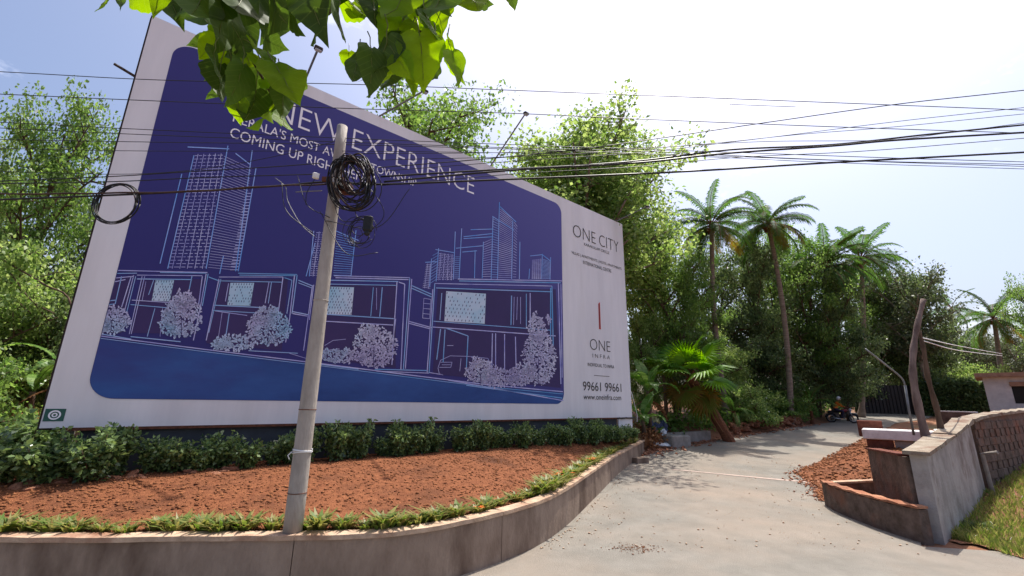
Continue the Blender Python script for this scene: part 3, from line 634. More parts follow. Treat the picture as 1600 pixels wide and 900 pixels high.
cable('black overhead cable reaching the pole coil from the left, lower of two', [(0, 287), (170, 284), (330, 277), (500, 272)], .008, 6.0)
cable('thin overhead cable sloping up to the pole top from the left edge', [(0, 268), (200, 272), (330, 262), (450, 240), (520, 222)], .005, 6.0)
cable('pale drop wire curving down left of the pole', [(430, 278), (446, 292), (450, 315), (470, 350), (492, 370)], .006, 6.0, 'steel_grey')
cable('short pale clamp wire beside the pole bracket', [(462, 300), (480, 299), (503, 298)], .009, 6.0, 'steel_grey')
cable('thin overhead cable fanning up from the pole, next below the steep climbing one', [(590, 268), (800, 252), (1000, 238), (1200, 215), (1400, 190), (1600, 168)], .005, 5.9)
cable('thin overhead cable hugging the thick pair from below at right', [(595, 290), (800, 272), (1000, 260), (1150, 246), (1350, 236), (1600, 216)], .006, 6.1)
cable('thin overhead cable crossing the billboard lettering just above the coil', [(0, 232), (240, 236), (540, 236), (800, 239), (1050, 243), (1300, 254), (1600, 264)], .005, 6.0)
# ------------------------------------------------------------------ foliage generators
def leaves(C, R, n, size, rg, asp=.32, up=.5, fold=.12, hang=-.25, flatz=.8):
    C = np.asarray(C, float); R = np.asarray(R, float); N = len(C); idx = np.repeat(np.arange(N), n); K = len(idx)
    d = rg.normal(size=(K, 3)); d /= np.linalg.norm(d, axis=1, keepdims=True); rad = rg.random(K)**.5
    off = d*rad[:, None]*R[idx][:, None]; off[:, 2] *= flatz; pos = C[idx]+off
    dr = rg.normal(size=(K, 3))*.8+d*.6; dr[:, 2] += hang; dr /= np.linalg.norm(dr, axis=1, keepdims=True)
    nm = rg.normal(size=(K, 3)); nm[:, 2] += up*2; sd_ = np.cross(dr, nm); sd_ /= np.linalg.norm(sd_, axis=1, keepdims=True)+1e-9; nm = np.cross(sd_, dr)
    L = size*(.6+.8*rg.random(K))[:, None]; W = L*asp
    V = np.stack([pos, pos+dr*L*.45+sd_*W+nm*L*fold, pos+dr*L, pos+dr*L*.45-sd_*W+nm*L*fold], 1).reshape(-1, 3)
    return V, np.arange(K*4).reshape(-1, 4)
def make_tree(H, R, trunk_h, nl, nsub, per, lsize, fol, bark, seed, cr=.55, tr=.2, low=.0, jit=1., crown_z=None):
    """returns (trunk mesh, crown mesh) in local coordinates"""
    rg = np.random.default_rng(seed); mb = MB(); cz = crown_z or (trunk_h+H)/2; rz = (H-trunk_h)/2+.2
    lean = rg.normal(size=2)*.03*H; top = np.array([lean[0], lean[1], H*.86]); tp = [np.array([0, 0, -.4])]
    for k in range(1, 8): t = k/7; tp.append(np.array([lean[0]*t+rg.normal()*.012*H*(t > .1), lean[1]*t+rg.normal()*.012*H*(t > .1), top[2]*t]))
    mb.tube(tp, [tr*(1-.85*k/7)+.02 for k in range(8)], 8)
    C = []; Rr = []
    def ptrunk(z):
        t = np.clip(z/top[2], 0, 1)*6.999; i = int(t); return tp[i]+(tp[i+1]-tp[i])*(t-i)
    for i in range(nl):
        a = 2.4*i+rg.normal()*.3; hh = (i+.5)/nl; zz = trunk_h*.75+(H*.8-trunk_h*.75)*hh
        st = ptrunk(zz*.88); ph = (hh*2-1); rr = R*math.sqrt(max(.12, 1-(ph*.92)**2))*(.75+.35*rg.random())
        en = np.array([lean[0]*.7+rr*math.cos(a), lean[1]*.7+rr*math.sin(a), cz+rz*ph*.95+.08*H*rg.normal()*.5])
        mid = st+(en-st)*.5+np.array([0, 0, .05*H*rg.random()]); pth = catmull([st, mid, en], 5)
        r0 = tr*.45*(1-.4*hh)
        mb.tube(pth, [r0*(1-.8*k/(len(pth)-1))+.012 for k in range(len(pth))], 6)
        for k in range(nsub):
            t = .3+.7*(k+rg.random())/nsub; b_ = pth[min(len(pth)-1, int(t*(len(pth)-1)))]; v = rg.normal(size=3); v[2] = abs(v[2])*.6+.05; v /= np.linalg.norm(v)
            q = b_+v*R*(.22+.28*rg.random())*jit
            if q[2] < low: q[2] = low+rg.random()*.3
            m2 = (b_+q)/2+rg.normal(size=3)*.04*R; mb.tube([b_, m2, q], [.025+.02*R/4, .018, .008], 4)
            C += [q, b_+(q-b_)*.55]; Rr += [cr*(.7+.6*rg.random()), cr*.7]
    V, F = leaves(C, Rr, per, lsize, rg)
    kz = H/np.percentile(V[:, 2], 99.6); rad = np.hypot(V[:, 0], V[:, 1]); kr = R/np.percentile(rad, 93)
    # bring the grown tree to its stated height and spread, leaves keep their size
    P0 = np.repeat(V[0::4], 4, 0); Vc = P0*np.array([kr, kr, kz]); V = Vc+(V-P0)
    mb.v = [(x*kr, y*kr, z*kz) for x, y, z in mb.v]
    nmx = npmesh('crown', V, F, fol); tm = mb.mesh('trunk', bark, True)
    return tm, nmx
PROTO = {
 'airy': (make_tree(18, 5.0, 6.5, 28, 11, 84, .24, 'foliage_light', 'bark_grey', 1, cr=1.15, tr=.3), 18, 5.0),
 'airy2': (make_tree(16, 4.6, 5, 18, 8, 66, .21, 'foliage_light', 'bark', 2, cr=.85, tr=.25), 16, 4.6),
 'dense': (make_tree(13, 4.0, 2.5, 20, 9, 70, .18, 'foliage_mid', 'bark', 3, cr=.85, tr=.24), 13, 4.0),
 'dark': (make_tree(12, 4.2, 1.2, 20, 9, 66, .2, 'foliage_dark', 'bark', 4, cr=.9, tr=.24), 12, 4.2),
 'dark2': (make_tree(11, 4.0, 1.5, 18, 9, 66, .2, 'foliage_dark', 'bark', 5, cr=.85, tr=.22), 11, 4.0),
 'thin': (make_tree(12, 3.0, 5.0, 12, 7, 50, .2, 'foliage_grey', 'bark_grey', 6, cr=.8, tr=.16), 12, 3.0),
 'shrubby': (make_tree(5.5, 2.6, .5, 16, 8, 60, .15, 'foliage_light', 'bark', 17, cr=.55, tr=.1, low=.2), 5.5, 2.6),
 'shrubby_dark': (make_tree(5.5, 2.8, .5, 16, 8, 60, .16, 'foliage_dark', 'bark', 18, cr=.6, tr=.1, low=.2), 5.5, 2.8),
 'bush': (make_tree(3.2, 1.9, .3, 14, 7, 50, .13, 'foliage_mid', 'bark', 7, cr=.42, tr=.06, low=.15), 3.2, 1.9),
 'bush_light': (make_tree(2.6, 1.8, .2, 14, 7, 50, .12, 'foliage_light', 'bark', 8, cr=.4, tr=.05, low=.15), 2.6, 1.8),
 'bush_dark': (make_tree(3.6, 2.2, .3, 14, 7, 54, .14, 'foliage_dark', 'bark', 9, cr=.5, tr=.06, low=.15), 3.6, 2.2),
}
def place_tree(kind, px, pytop, Y, label, hw=60, rz=0., name=None, group='trees behind the road'):
    (tm, cm), H, R = PROTO[kind]; t = atY(px, pytop, Y); z0 = gz(t[0], t[1]); sc = (t[2]-z0)/H
    wide = hw*float((t-EYE)@_f)/FPX/(R*sc)
    isb = kind.startswith(('bush', 'shrubby'))
    o = thing(name or ('bush' if isb else 'tree'), label, 'bush' if isb else 'tree', (t[0], t[1], z0-.03), rz, group)
    o.scale = (sc*wide, sc*wide, sc)
    link('trunk', tm, o); link('crown', cm, o); return o
GL = 'trees left of the billboard'; GB = 'trees rising behind the billboard'; GW = 'trees of the wood beside the side road'; GF = 'far trees beyond the gate'
# left of the billboard
for kd, px, py, Y, hw, rz, lb in (
  ('dense', 115, 158, 15.5, 80, .4, 'tall sunlit green tree directly left of the billboard edge'),
  ('airy2', 8, 222, 17, 62, 2, 'loose pale green tree at the far left edge of the view'),
  ('dense', -95, 300, 12, 90, 4, 'tree cut off by the left edge of the view'),
  ('dark', 200, 262, 18, 55, 1, 'darker tree half hidden behind the left edge of the billboard'),
  ('shrubby', 62, 395, 12.4, 95, 1, 'leafy bright bush below the tall tree left of the billboard'),
  ('shrubby', -10, 440, 11.3, 90, 3, 'green bush at the left edge under the loose pale tree'),
  ('shrubby_dark', 110, 470, 13, 70, 5, 'dark bush touching the lower left edge of the billboard'),
  ('bush', -50, 560, 9.8, 80, .5, 'bush cut off by the left edge of the view near the soil bed')):
    place_tree(kd, px, py, Y, lb, hw, rz, group=GL)
# behind the billboard
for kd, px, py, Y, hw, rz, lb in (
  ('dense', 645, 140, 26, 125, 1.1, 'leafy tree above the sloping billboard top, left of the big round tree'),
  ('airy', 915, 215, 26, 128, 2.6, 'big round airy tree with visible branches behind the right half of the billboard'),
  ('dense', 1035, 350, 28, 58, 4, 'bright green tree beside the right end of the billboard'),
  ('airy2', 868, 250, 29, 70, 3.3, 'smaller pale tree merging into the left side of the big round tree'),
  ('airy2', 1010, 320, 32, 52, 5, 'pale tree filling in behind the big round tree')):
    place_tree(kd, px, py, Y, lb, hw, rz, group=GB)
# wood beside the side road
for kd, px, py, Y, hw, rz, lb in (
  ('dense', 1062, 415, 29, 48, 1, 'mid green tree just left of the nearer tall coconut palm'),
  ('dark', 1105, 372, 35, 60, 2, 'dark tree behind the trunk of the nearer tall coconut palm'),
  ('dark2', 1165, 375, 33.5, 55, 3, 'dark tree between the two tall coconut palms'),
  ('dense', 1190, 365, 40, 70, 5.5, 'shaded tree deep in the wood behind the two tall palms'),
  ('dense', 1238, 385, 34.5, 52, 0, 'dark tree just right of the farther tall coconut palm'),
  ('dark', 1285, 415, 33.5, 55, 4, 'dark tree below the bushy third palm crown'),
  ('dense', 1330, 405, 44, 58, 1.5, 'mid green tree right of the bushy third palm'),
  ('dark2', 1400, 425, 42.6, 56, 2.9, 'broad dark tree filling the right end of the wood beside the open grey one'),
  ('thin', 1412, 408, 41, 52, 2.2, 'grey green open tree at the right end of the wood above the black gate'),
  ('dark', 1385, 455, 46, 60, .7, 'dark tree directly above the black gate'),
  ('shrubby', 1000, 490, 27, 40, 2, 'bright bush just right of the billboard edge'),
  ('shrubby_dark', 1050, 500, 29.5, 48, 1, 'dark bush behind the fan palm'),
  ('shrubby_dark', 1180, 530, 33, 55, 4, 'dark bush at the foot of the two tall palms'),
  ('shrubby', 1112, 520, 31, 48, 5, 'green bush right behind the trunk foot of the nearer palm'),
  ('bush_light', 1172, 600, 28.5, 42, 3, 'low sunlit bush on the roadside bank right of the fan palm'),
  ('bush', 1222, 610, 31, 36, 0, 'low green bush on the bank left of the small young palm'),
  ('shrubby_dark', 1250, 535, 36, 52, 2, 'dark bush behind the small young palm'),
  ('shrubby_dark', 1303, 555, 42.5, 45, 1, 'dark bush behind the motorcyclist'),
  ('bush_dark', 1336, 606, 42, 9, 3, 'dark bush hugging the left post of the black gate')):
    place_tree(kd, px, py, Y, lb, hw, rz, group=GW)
for px, py, Y, hw, kd, lb in ((1450, 500, 58, 35, 'thin', 'hazy thin tree left of the distant palm beyond the gate'), (1490, 520, 62, 40, 'thin', 'hazy thin tree below the distant palm crown'), (1528, 512, 56, 35, 'thin', 'hazy thin tree right of the distant palm'),
                       (1425, 515, 66, 45, 'dark2', 'distant dark tree seen between the two dead trunks'), (1605, 425, 38, 42, 'dense', 'green tree cut off by the right edge of the view'), (1575, 515, 52, 35, 'thin', 'grey tree behind the small white house'), (1470, 540, 78, 60, 'dark2', 'low dark far tree beyond the overgrown wall'), (1540, 535, 78, 60, 'dark2', 'far tree mass right of the overgrown wall')):
    place_tree(kd, px, py, Y, lb, hw, px*.7, group=GF)
for px, py, lb in ((1470, 572, 'pale yellow green bush above the overgrown wall, left one'), (1525, 568, 'pale yellow green bush above the overgrown wall, right one')):
    place_tree('bush_light', px, py, 46, lb, 34, px, group=GF)
# ------------------------------------------------------------------ palms
def frond_mesh(L, a0, bend, seed, m_, ll=.85, pairs=48, droop=.5):
    rg = np.random.default_rng(seed); mb = MB(); p = np.zeros(3); a = a0; pts = [p.copy()]; N = 16; angs = [a]
    for k in range(N):
        a = a0-bend*((k+1)/N)**1.3; p = p+np.array([math.cos(a), .03*rg.normal(), math.sin(a)])*L/N; pts.append(p.copy()); angs.append(a)
    mb.tube(pts, [.04*(1-.85*k/N)+.004 for k in range(N+1)], 5, 1)
    for i in range(pairs):
        t = .12+.88*(i+.3)/pairs; k = min(N-1, int(t*N)); q = pts[k]+(pts[k+1]-pts[k])*(t*N-k); tg = np.array([math.cos(angs[k]), 0, math.sin(angs[k])]); nu = np.array([-math.sin(angs[k]), 0, math.cos(angs[k])])
        ln = ll*(math.sin(math.pi*min(1, .12+.83*t))**.6)*(.65+.5*rg.random())
        for s in (-1, 1):
            d = tg*.55+np.array([0, s*.8, 0])+nu*.1; d /= np.linalg.norm(d); wv = tg*.036
            m1 = q+d*ln*.5+np.array([0, 0, -.10*ln*droop*2]); e = q+d*ln*.85+np.array([0, 0, -ln*droop*(.6+.5*rg.random())])
            mb.add([q-wv*.6, q+wv*.6, m1+wv, m1-wv, e], [(0, 1, 2, 3), (3, 2, 4)], 0)
    return mb.mesh('frond', [m_, 'palm_fibre'])
FR = {'up': frond_mesh(4.0, RAD(74), RAD(60), 1, 'palm_leaf'), 'mid': frond_mesh(4.3, RAD(45), RAD(100), 2, 'palm_leaf'), 'flat': frond_mesh(4.3, RAD(15), RAD(85), 3, 'palm_leaf', droop=.8), 'low': frond_mesh(4.0, RAD(-18), RAD(62), 4, 'palm_leaf', droop=.9), 'dry': frond_mesh(3.8, RAD(-12), RAD(62), 5, 'palm_dry', droop=.8)}
def coconut_palm(label, crown, base, scale, seed, spec=None, group='coconut palms', dry=3):
    rg = random.Random(seed); o = thing('coconut_palm', label, 'palm', base, 0, group); base = np.array(base, float); crown = np.array(crown, float)
    v = crown-base; bow = np.array([rg.uniform(-.4, .4), 0, 0]); pts = [base+v*t+bow*math.sin(math.pi*t) for t in np.linspace(-.02, 1, 26)]
    m = MB(); m.tube(pts, [(.23-.07*k/25+(.10 if k < 2 else 0)+(.012 if k % 2 else 0))*scale for k in range(26)], 10); m.build('trunk', 'palm_bark', o, smooth=True)
    kinds = spec or (['up']*5+['mid']*8+['flat']*8+['low']*7+['dry']*dry)
    for i, kd in enumerate(kinds):
        f = link('frond', FR[kd], o); f.location = Vector(crown-base)+Vector((0, 0, .1*rg.random())); s_ = scale*(.85+.3*rg.random()); f.scale = (s_, s_, s_)
        f.rotation_euler = (rg.gauss(0, .22), rg.gauss(0, .16), i*2.399+rg.gauss(0, .35))
    m = MB()
    for k in range(7): a = k*.9; m.lathe([(.02, -.16), (.11, -.08), (.13, 0), (.09, .1), (.02, .14)], 8, crown+np.array([.28*math.cos(a), .28*math.sin(a), -.3-.08*(k % 3)])*1)
    m.build('coconuts', 'palm_fibre', o, smooth=True); return o
def palm_at(label, cpx, bpx, Y, scale, seed, **k):
    c = atY(*cpx, Y); b = atY(*bpx, Y); z = gz(b[0], b[1]); return coconut_palm(label, c, (b[0], b[1], z), scale, seed, **k)
palm_at('tall coconut palm nearer the billboard with yellowing drooping lower fronds', (1112, 352), (1132, 620), 28.5, .80, 1, dry=5)
palm_at('tall coconut palm right of the nearer one, its trunk bowed above the road', (1200, 350), (1230, 615), 30.5, .86, 2, dry=4)
palm_at('third palm with bushy upright crown emerging from the dark trees', (1288, 418), (1300, 620), 34, .95, 3, spec=['up']*9+['mid']*10+['flat']*8+['low']*5)
palm_at('small distant coconut palm standing against white sky beyond the gate', (1487, 482), (1492, 600), 62, 1.05, 4, spec=['up']*2+['mid']*3+['flat']*4+['low']*3)
palm_at('dark distant palm with drooping crown above the small white house', (1553, 498), (1560, 610), 46, 1.05, 5, spec=['up']*4+['mid']*5+['flat']*5+['low']*5+['dry']*3)
palm_at('bushy palm crown low in the dark trees right of the third palm', (1345, 405), (1340, 620), 37, .9, 6, spec=['up']*5+['mid']*8+['flat']*8+['low']*6+['dry']*1)
def young_palm(label, px, py, Y, h, sc, seed):
    rg = random.Random(seed); b = atY(px, py, Y); z = gz(b[0], b[1]); o = thing('young_palm', label, 'palm', (b[0], b[1], z), 0, 'young palms on the bank')
    m = MB(); m.tube([np.array([b[0], b[1], z-.1]), np.array([b[0]+.04, b[1], z+h*.5]), np.array([b[0], b[1], z+h])], [.13, .11, .08], 8); m.build('trunk', 'palm_fibre', o)
    for i in range(13):
        f = link('frond', FR[['up', 'mid', 'mid', 'flat'][i % 4]], o); f.location = (0, 0, h-.05); s_ = sc*(.8+.4*rg.random()); f.scale = (s_, s_, s_); f.rotation_euler = (rg.gauss(0, .1), 0, i*2.4+rg.random()*.4)
young_palm('small young palm with reddish stem right of the fan palm', 1148, 665, 27, 1.1, .36, 1)
young_palm('small young palm on the bank left of the motorcyclist', 1268, 655, 31.5, 1.3, .46, 2)
# fan palm
def fan_leaf_mesh(R, seed, m_='fan_leaf'):
    rg = np.random.default_rng(seed); mb = MB(); pet = .9*R; path = [np.array([pet*t, 0, .12*R*math.sin(math.pi*t*.6)]) for t in np.linspace(0, 1, 6)]; mb.tube(path, [.02, .018, .016, .014, .012, .01], 5, 1); c = path[-1]
    n = 26
    for i in range(n):
        a = RAD(-125+250*(i+.5)/n); L = R*(.75+.25*math.cos(a*.6))*(.92+.15*rg.random()); w_ = RAD(250/n*.62); dr = -.12*L*rg.random()-.1*L
        pts = [c]
        for rr, ww, zz in ((.55, 1., 0), (1., .05, 1)):
            for s in (-1, 1): an = a+s*w_*ww; pts.append(c+np.array([math.cos(an)*L*rr, math.sin(an)*L*rr, zz*dr+.02]))
        rid = c+np.array([math.cos(a)*L*.55, math.sin(a)*L*.55, .05*R]); tip = c+np.array([math.cos(a)*L, math.sin(a)*L, dr])
        mb.add([c, pts[1], rid, pts[2], tip], [(0, 1, 2), (0, 2, 3), (1, 4, 2), (2, 4, 3)], 0)
    return mb.mesh('fan_leaf', [m_, 'palm_fibre'])
FL = [fan_leaf_mesh(1.25, k) for k in range(3)]+[fan_leaf_mesh(1.1, 9, 'palm_dry')]
cF = atY(1078, 590, 24.6); bF = onG(1140, 690); fp = thing('fan_palm', 'fan palm with bright pleated leaves and thick leaning reddish trunk', 'palm', bF)
m = MB(); v = np.array(cF)-bF; m.tube([bF+v*t+np.array([0, 0, .15*math.sin(math.pi*t)]) for t in np.linspace(-.05, 1.02, 14)], [.27-.05*t+.03*(k % 2) for k, t in enumerate(np.linspace(0, 1, 14))], 12); m.build('trunk', 'palm_fibre', fp)
for k in range(6):
    a = k*1.05; q0 = bF+v*.15+np.array([.28*math.cos(a), .28*math.sin(a), 0]); m = MB(); m.tube([q0, q0+v*.75+np.array([.03*math.cos(a), 0, 0])], .025, 4); m.build('leaf_base', 'dry_leaf', fp)
rg = random.Random(5)
for i in range(26):
    f = link('leaf', FL[i % 3] if i < 17 else FL[3], fp); f.location = Vector(cF-bF); el = RAD([70, 50, 35, 20, 5, -15][i % 6]) if i < 17 else RAD(-50-4*(i % 5)); s_ = .85+.4*rg.random(); f.scale = (s_, s_, s_); f.rotation_euler = (rg.gauss(0, .5), -el, i*2.4+rg.gauss(0, .2))
# banana plants
def banana_leaf_mesh(L, W, a0, bend, seed, m_='banana_leaf'):
    rg = np.random.default_rng(seed); mb = MB(); N = 16; p = np.zeros(3); pts = [p.copy()]; an = []
    for k in range(N): a = a0-bend*(k/N)**1.4; an.append(a); p = p+np.array([math.cos(a), 0, math.sin(a)])*L/N; pts.append(p.copy())
    an.append(an[-1]); mb.tube(pts, [.028*(1-.85*k/N)+.003 for k in range(N+1)], 5, 0)
    for s in (-1, 1):
        k = 2
        while k < N:
            wk = lambda j: W*max(.02, math.sin(math.pi*((j-1.6)/(N-1.5))**.8)) if j < N else .01
            e = k+1; dz = -.10*W*(1+rg.random()*1.5); gap = .86 if rg.random() < .35 else 1.
            q = [pts[k], pts[e], pts[e]+np.array([-.05*(1-gap)*5, s*wk(e)*gap, dz+.12*W]), pts[k]+np.array([.03, s*wk(k), dz+.12*W])]
            mb.add(q, [(0, 1, 2, 3)], 0); k += 1
    return mb.mesh('banana_leaf', m_)
BLV = [banana_leaf_mesh(2.3, .33, RAD(78), RAD(60), 1), banana_leaf_mesh(2.4, .34, RAD(62), RAD(105), 2), banana_leaf_mesh(2.1, .3, RAD(40), RAD(110), 3), banana_leaf_mesh(1.9, .26, RAD(-20), RAD(65), 4, 'dry_leaf')]
def banana(label, px, py, Y, h, sc, seed, nl=8, dry=2):
    rg = random.Random(seed); b = atY(px, py, Y); z = gz(b[0], b[1]); o = thing('banana_plant', label, 'plant', (b[0], b[1], z), 0, 'banana plants')
    m = MB(); m.tube([np.array([b[0], b[1], z-.1]), np.array([b[0]+.05, b[1], z+h*.6]), np.array([b[0], b[1], z+h])], [.13, .1, .06], 8); m.build('stem', 'bark', o, smooth=True)
    for i in range(nl+dry):
        f = link('leaf', BLV[i % 3] if i < nl else BLV[3], o); f.location = (0, 0, h-.1 if i < nl else h*.8); s_ = sc*(.85+.3*rg.random()); f.scale = (s_,)*3; f.rotation_euler = (rg.gauss(0, .15), 0, i*2.4+rg.gauss(0, .3))
    return o
banana('banana plant with glossy leaves beside the right edge of the billboard', 1014, 650, 23.2, 2.4, .95, 1)
banana('banana plant with arching leaves just left of the fan palm', 1040, 640, 25, 2.8, 1., 2)
banana('low banana plant whose leaf droops toward the rubbish heap', 1004, 660, 22.4, 1.2, .9, 3, 6, 1)
banana('banana plant with dry brown hanging leaves left of the billboard foot', 40, 650, 11.3, 1.7, .62, 4, 4, 7)
banana('second banana plant behind the left billboard edge, one broad pale leaf showing', 96, 600, 11.6, 2.3, .7, 5, 5, 3)
# dead branches left of billboard
m = MB(); Yb = 11.5
m.tube(catmull([atY(-40, 380, Yb), atY(20, 415, Yb), atY(70, 445, Yb), atY(112, 480, Yb), atY(100, 640, Yb)], 5), [.025]*21, 5); m.tube(catmull([atY(15, 425, Yb), atY(50, 470, Yb), atY(85, 490, Yb)], 4), .018, 5); m.tube([atY(40, 440, Yb), atY(90, 425, Yb), atY(118, 430, Yb)], .012, 5)
tag(m.build('fallen_branch', 'bark', None, smooth=True), 'bare dark curved branch in the bushes left of the billboard', 'branch')

# ------------------------------------------------------------------ shrubs under the billboard
def shrub_meshes(seed, H, R, n, ls):
    rg = np.random.default_rng(seed); mb = MB(); C = []; Rr = []
    for i in range(8):
        a = i*2.4+rg.random(); r_ = R*(.25+.6*rg.random()); h = H*(.7+.4*rg.random()); p = [np.array([.04*math.cos(a), .04*math.sin(a), -.06]), np.array([r_*.5*math.cos(a), r_*.5*math.sin(a), h*.5]), np.array([r_*math.cos(a), r_*math.sin(a), h*.92])]
        mb.tube(p, [.012, .009, .004], 4)
        for t in np.linspace(.3, 1, 6): q = p[1]+(p[2]-p[1])*(t*2-1) if t > .5 else p[0]+(p[1]-p[0])*t*2; C.append(q); Rr.append(.13)
    V, F = leaves(C, Rr, n, ls, rg, asp=.3, up=.4, hang=-.1, flatz=1.1); return mb.mesh('stems', 'bark', True), npmesh('leaves', V, F, 'shrub_leaf')
SH = [shrub_meshes(20+k, .56+.08*(k % 3), .40, 30, .075) for k in range(5)]
rg = random.Random(8); N = 44; items = []
for i in range(N):
    u = -1.6+(BL+.7)*i/(N-1)+rg.gauss(0, .12); off = .42+.25*rg.random(); items.append((u, off))
for i, (u, off) in enumerate(items):
    x, y, _ = P(u, 0, off); k = rg.randrange(5)
    o = thing('shrub', f'dark glossy shrub under the billboard, {ordw(N-1-i)} of the row from its right end', 'shrub', (x, y, 1.03), rg.random()*6, 'shrubs in a row under the billboard'); s_ = .85+.35*rg.random(); o.scale = (s_, s_, s_*(.9+.25*rg.random()) if i < N-4 else s_*.85)
    link('stems', SH[k][0], o); link('leaves', SH[k][1], o)
for j, (x, y, sc, lb) in enumerate(((-7.9, 8.0, 1.25, 'large spreading dark shrub in front of the left billboard corner'), (-8.5, 7.5, 1.25, 'large dark shrub at the left edge over the laterite stones'), (-7.3, 8.25, 1.15, 'bushy shrub just right of the left billboard corner'), (-9.4, 7.9, 1.4, 'shrub cut off by the left edge of the view'), (-9.2, 8.9, 1.6, 'tall shrub behind the others at the left edge'))):
    o = thing('shrub', lb, 'shrub', (x, y, 1.0), j*1.3, 'shrubs in a row under the billboard'); o.scale = (sc*1.15, sc*1.15, sc); link('stems', SH[j % 5][0], o); link('leaves', SH[j % 5][1], o)
# laterite rubble edging below the shrubs at left
def rock_mesh(seed):
    rg = np.random.default_rng(seed); mb = MB(); n = 9; rings = []
    for zz, rr in ((-.5, .6), (-.2, .95), (.2, 1.), (.45, .65)): rings.append([(rr*(1+.25*rg.normal()*.5)*math.cos(6.283*k/n), rr*(1+.2*rg.normal()*.5)*math.sin(6.283*k/n)*.7, zz*.9+.06*rg.normal()) for k in range(n)])
    vs = [p for r in rings for p in r]; fs = [tuple(range(n-1, -1, -1)), tuple(range(3*n, 4*n))]
    for a in range(3):
        for k in range(n): q = (k+1) % n; fs.append((a*n+k, a*n+q, a*n+n+q, a*n+n+k))
    mb.add(vs, fs); return mb.mesh('stone', 'laterite')
RK = [rock_mesh(k) for k in range(5)]
q0 = np.array([-8.9, 7.25, 0]); q1 = np.array(P(3.0, 0, .85)); rub = thing('rubble_edging', 'loose edging of orange laterite stones below the shrubs at left', 'stones', (q0[0], q0[1], .95))
rg = random.Random(9)
for i in range(70):
    t = rg.random()**1.3; p = q0+(q1-q0)*t; o = link('stone', RK[i % 5], rub); s_ = .06+.07*rg.random()
    p = p+bn*rg.gauss(0, .12); zz = .98+.12*t*0+(.13*rg.random() if rg.random() < .4 else 0.02)
    o.location = (p[0]-q0[0], p[1]-q0[1], zz-.95); o.scale = (s_*1.4, s_*1.2, s_*.8); o.rotation_euler = (rg.gauss(0, .25), rg.gauss(0, .25), rg.random()*6)
# border plants along the coping
def tuft(seed, n, h, m_, fl=False):
    rg = np.random.default_rng(seed); mb = MB()
    for i in range(n):
        a = rg.random()*6.283; r_ = .10*rg.random(); b = np.array([r_*math.cos(a), r_*math.sin(a), 0]); d = np.array([math.cos(a+rg.normal()*.5), math.sin(a+rg.normal()*.5), 0]); L = h*(.5+.8*rg.random()); o_ = .45+.6*rg.random(); sd_ = np.array([-d[1], d[0], 0])*.012*(1+rg.random())
        m1 = b+d*L*.35*o_+np.array([0, 0, L*.6]); e = b+d*L*o_+np.array([0, 0, L*(.75+.2*rg.random())]); mb.add([b-sd_*.5, b+sd_*.5, m1+sd_, m1-sd_, e], [(0, 1, 2, 3), (3, 2, 4)], 0)
    return mb.mesh('blades', m_)
TF = [tuft(k, 85, .20, 'border_leaf') for k in range(5)]
fm = MB(); c = np.zeros(3)
for a in np.linspace(0, 6.283, 6)[:-1]: fm.add([c, c+.03*np.array([math.cos(a-.4), math.sin(a-.4), .3]), c+.045*np.array([math.cos(a), math.sin(a), .2]), c+.03*np.array([math.cos(a+.4), math.sin(a+.4), .3])], [(0, 1, 2, 3)])
FM = fm.mesh('flower', 'flower_orange')
rg = random.Random(10); s = 11.; lst = []
while s < WL-.9:
    lst.append(s); s += .24+.14*rg.random() if s < 17 else .27+.2*rg.random()
for i, s in enumerate(lst):
    p, nm = wall_at(s); q = p+nm*(.25+.16*rg.random()); o = thing('border_plant', f'low bright green border plant on the garden wall, {ordw(len(lst)-1-i)} counted from the far right end', 'plant', (q[0], q[1], wtop(s)-.035), rg.random()*6, 'border plants along the coping')
    sc = .75+.55*rg.random() if s < 20 else .9+.6*rg.random(); o.scale = (sc*1.15, sc*1.15, sc*.8); link('blades', TF[i % 5], o)
    if rg.random() < .16:
        for k in range(6): fl = link('flower', FM, o); fl.location = (rg.gauss(0, .08), rg.gauss(0, .08), .14+.05*rg.random())
# ------------------------------------------------------------------ right side: boundary wall, planter, mound
def wall_run(mb, p, q, th, z0p, z0q, ztp, ztq, mi=0, lip=0.):
    p = np.array(p, float)[:2]; q = np.array(q, float)[:2]; t = (q-p)/np.linalg.norm(q-p); n = np.array([-t[1], t[0]])*th/2
    mb.hexa([(*(p-n), z0p), (*(q-n), z0q), (*(q+n), z0q), (*(p+n), z0p), (*(p-n), ztp), (*(q-n), ztq), (*(q+n), ztq), (*(p+n), ztp)], mi)
cA = np.array([8.22, 9.3]); cB = np.array([13.2, 13.2]); L2 = np.linalg.norm(cB-cA); d2 = (cB-cA)/L2
bw = thing('boundary_wall', 'grey stained plaster boundary wall with sloping coping at the right of the side road', 'wall', (cA[0], cA[1], 0))
def z2(t): return 1.58+.5*t
m = MB(); N = 10
for k in range(N): a, b = cA+(cB-cA)*k/N, cA+(cB-cA)*(k+1)/N; wall_run(m, a, b, .26, -.1, -.1, z2(k/N), z2((k+1)/N))
m.v = [(x, y, z) for x, y, z in m.v]; m.build('wall_face', 'stained_wall', bw)
for k in range(6):
    a, b = cA+(cB-cA)*(k/6)-d2*(.12 if k == 0 else -.008), cA+(cB-cA)*((k+1)/6)-d2*.008; m = MB(); dz = .03*math.sin(k*2.1)+(.1 if k == 5 else 0)
    wall_run(m, a, b, .42+.02*(k % 2), z2(k/6)+.003, z2((k+1)/6)+.003, z2(k/6)+.075, z2((k+1)/6)+.075+dz); m.build('coping_slab', 'mossy_cap', bw)
